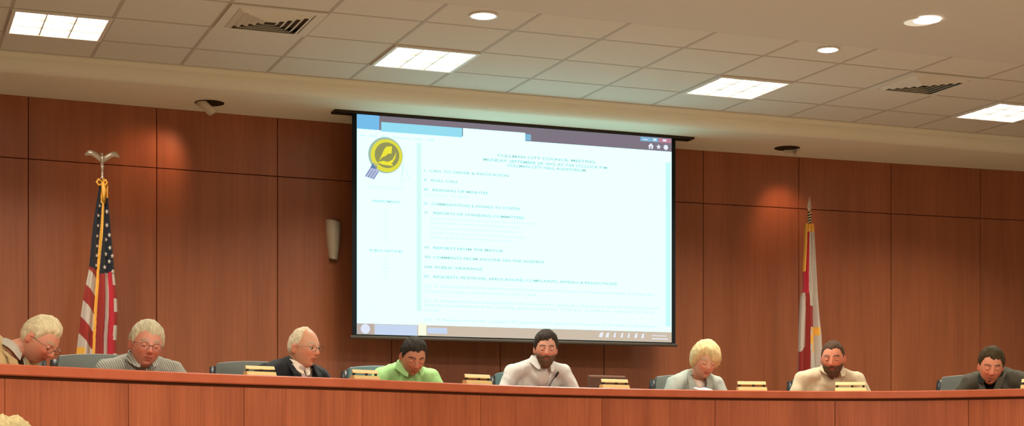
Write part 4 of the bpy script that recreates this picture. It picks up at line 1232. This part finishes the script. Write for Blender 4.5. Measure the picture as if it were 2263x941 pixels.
# eagle finial
bm = bmesh.new()
lathe(bm, [(.0, 0), (.013, 0), (.011, .02), (.007, .03), (.010, .05), (.006, .07), (.012, .085), (.013, .095), (.006, .108), (0, .11)], 16)
zb = .11
ball(bm, (0, 0, zb + .035), (.014, .014, .034)); ball(bm, (-.004, -.006, zb + .072), (.010, .011, .010)); tube(bm, [(-.006, -.012, zb + .074), (-.012, -.026, zb + .069)], [.005, .001], 8)
ball(bm, (0, .006, zb + .002), (.012, .006, .018))
obj('finial', bm, M['silver'], t, smooth=True, loc=(0, 0, zat(398) - ZP))
for sg in (-1, 1):
    bm = bmesh.new(); top = []; bot = []
    for k in range(13):
        f = k / 12; x = sg * (.008 + .112 * f)
        zc = zb + .045 + .040 * math.sin(PI * min(1, f * 1.05) * .62) - .018 * max(0, f - .75) * 4
        hh = .030 * (1 - .35 * f) * (1 if f < .9 else .55)
        y = .006 - .012 * math.sin(PI * f)
        top.append((x, y, zc + hh * .5)); bot.append((x, y, zc - hh * (1.0 + .25 * (k % 2))))
    for yy in (0,):
        A = [bm.verts.new((x, y - .004, z)) for x, y, z in top]; B = [bm.verts.new((x, y - .002, z)) for x, y, z in bot]
        A2 = [bm.verts.new((x, y + .004, z)) for x, y, z in top]; B2 = [bm.verts.new((x, y + .002, z)) for x, y, z in bot]
    for k in range(12):
        bm.faces.new((A[k], A[k + 1], B[k + 1], B[k])); bm.faces.new((A2[k], B2[k], B2[k + 1], A2[k + 1]))
        bm.faces.new((A[k], A2[k], A2[k + 1], A[k + 1])); bm.faces.new((B[k], B[k + 1], B2[k + 1], B2[k]))
    bm.faces.new((A[0], B[0], B2[0], A2[0])); bm.faces.new((A[-1], A2[-1], B2[-1], B[-1]))
    obj('eagle_wing', bm, M['silver'], t, smooth=True, loc=(0, 0, zat(398) - ZP))

# -- white and red flag
YF2 = 11.85
x2 = XY(1789, YF2); Z2 = x2 * S_ + YF2 * C_; pm2 = Z2 / F
def zat2(py): return CZ + (HY - py) * pm2
t = thing('flag_on_pole', (x2, YF2, ZP), 'draped white flag with red bands on a spear-topped pole', 'flag', 'flags on poles')
pole(t, .03, zat2(470) - ZP, M['brass'])
zt2 = zat2(494) - ZP; y0, Hy = 494, 390; Hh2 = Hy * pm2
Lt = [((y - y0) / Hy, (x - 1789) * pm2) for y, x in ((494, 1780), (508, 1778), (540, 1777), (600, 1773), (640, 1773), (660, 1767), (720, 1764), (780, 1762), (884, 1758))]
Rt = [((y - y0) / Hy, (x - 1789) * pm2) for y, x in ((494, 1796), (508, 1798), (540, 1800), (600, 1804), (660, 1808), (700, 1811), (740, 1816), (800, 1818), (884, 1822))]
def fold2(u, v):
    return -.018 - .030 * v * math.sqrt(max(0, 1 - u * u)) - (.006 + .022 * v) * math.sin(u * 6.5 + 2.2 + .5 * math.sin(v * 4)) * (1 - abs(u) ** 6) - .004 * math.sin(u * 15 + v * 9)
def col2(u, v):
    l, r = lerp_tab(Lt, v), lerp_tab(Rt, v); px = 1789 + (l + (r - l) * (u + 1) / 2) / pm2; y = y0 + v * Hy
    if y < 512: return 3
    if y < 600:
        if px < l / pm2 + 1789 + 4: return 3
        if px < 1785 - (y - 512) * .02: return 4
        return 2
    if y < 648: return 4 if px < 1783 else 2
    if y < 778 - (px - 1762) * .9 and px < 1776 - (y - 648) * .01: return 2
    if px < 1783: return 1
    if y < 676: return 2
    if y < 722: return 1 if px < 1795 else 2
    if y < 742 and 1796 < px < 1810: return 3
    if y < 760 and px < 1797 and y > 742: return 3
    if y < 780 and 1788 < px < 1797: return 3
    return 2
bm = bmesh.new(); flag_surface(bm, Hh2, lambda v: (lerp_tab(Lt, v), lerp_tab(Rt, v)), fold2, col2, 70, 150)
obj('flag_cloth', bm, F_, t, loc=(0, 0, zt2))
bm = bmesh.new(); N = 60
for ph in (0, PI):
    tube(bm, [(.011 * math.cos(k * .5 + ph), .011 * math.sin(k * .5 + ph), k * .0018) for k in range(N)], .0065, 8, mi=0 if ph else 1)
obj('twisted_neck', bm, [M['brass_light'], M['black']], t, smooth=True, loc=(0, 0, zat2(497) - ZP))
bm = bmesh.new()
sp = [(0, 0), (.009, .0), (.009, .012), (.006, .02), (.022, .035), (.019, .06), (.010, .10), (0, .14)]
A = []
for r, z in sp: A.append([bm.verts.new(p) for p in ((-r, 0, z), (0, -r * .35, z), (r, 0, z), (0, r * .35, z))])
for a, b in zip(A, A[1:]):
    for k in range(4): bm.faces.new((a[k], a[(k + 1) % 4], b[(k + 1) % 4], b[k]))
bmesh.ops.remove_doubles(bm, verts=bm.verts[:], dist=1e-5)
obj('spear_finial', bm, M['silver'], t, loc=(0, 0, zat2(470) - ZP))

# ------------------------------------------------------------------ person in the audience (only the hair shows)
pa = W(18, 915, 5.0)
def audhair(d): return .016 + .010 * (1 - g(d.x, -.02, .13)) * max(0, d.z)
make_person('blonde audience member seen from behind at the bottom left corner', 18, 0, 5.0, -PI * .93, yaw=180, pitch=0, s=.98, style='long', hair=(.40, .31, .14),
            topm=m_card, sho=(0, .02, -.22), hip=(0, .10), hairfn=audhair, floor=0, Cw=Vector((pa.x, pa.y, pa.z - .138)))
t = thing('audience_chair', (pa.x + .02, pa.y - .12, 0), 'stacking chair under the blonde audience member, below the photo', 'chair', rz=-PI * .93)
bm = bmesh.new(); box(bm, (0, 0, .42), (.46, .44, .05), bev=.02); obj('seat', bm, M['leather'], t, smooth=False)
bm = bmesh.new(); box(bm, (0, .235, .68), (.44, .03, .34), bev=.012); obj('backrest', bm, M['leather'], t)
for sx_ in (-1, 1):
    for sy_ in (-1, 1):
        bm = bmesh.new(); tube(bm, [(sx_ * .20, sy_ * .19, .41), (sx_ * .22, sy_ * .22, .0)], .011, 10); obj('leg', bm, M['plastic'], t)
    bm = bmesh.new(); tube(bm, [(sx_ * .20, .19, .40), (sx_ * .20, .24, .52), (sx_ * .19, .235, .70)], .010, 8); obj('back_post', bm, M['plastic'], t)

# ------------------------------------------------------------------ world (closed room: only a trace of ambient)
w = bpy.data.worlds.new('world'); scene.world = w; w.use_nodes = True
w.node_tree.nodes['Background'].inputs['Color'].default_value = (.9, .8, .7, 1)
w.node_tree.nodes['Background'].inputs['Strength'].default_value = .05
ICO.free()
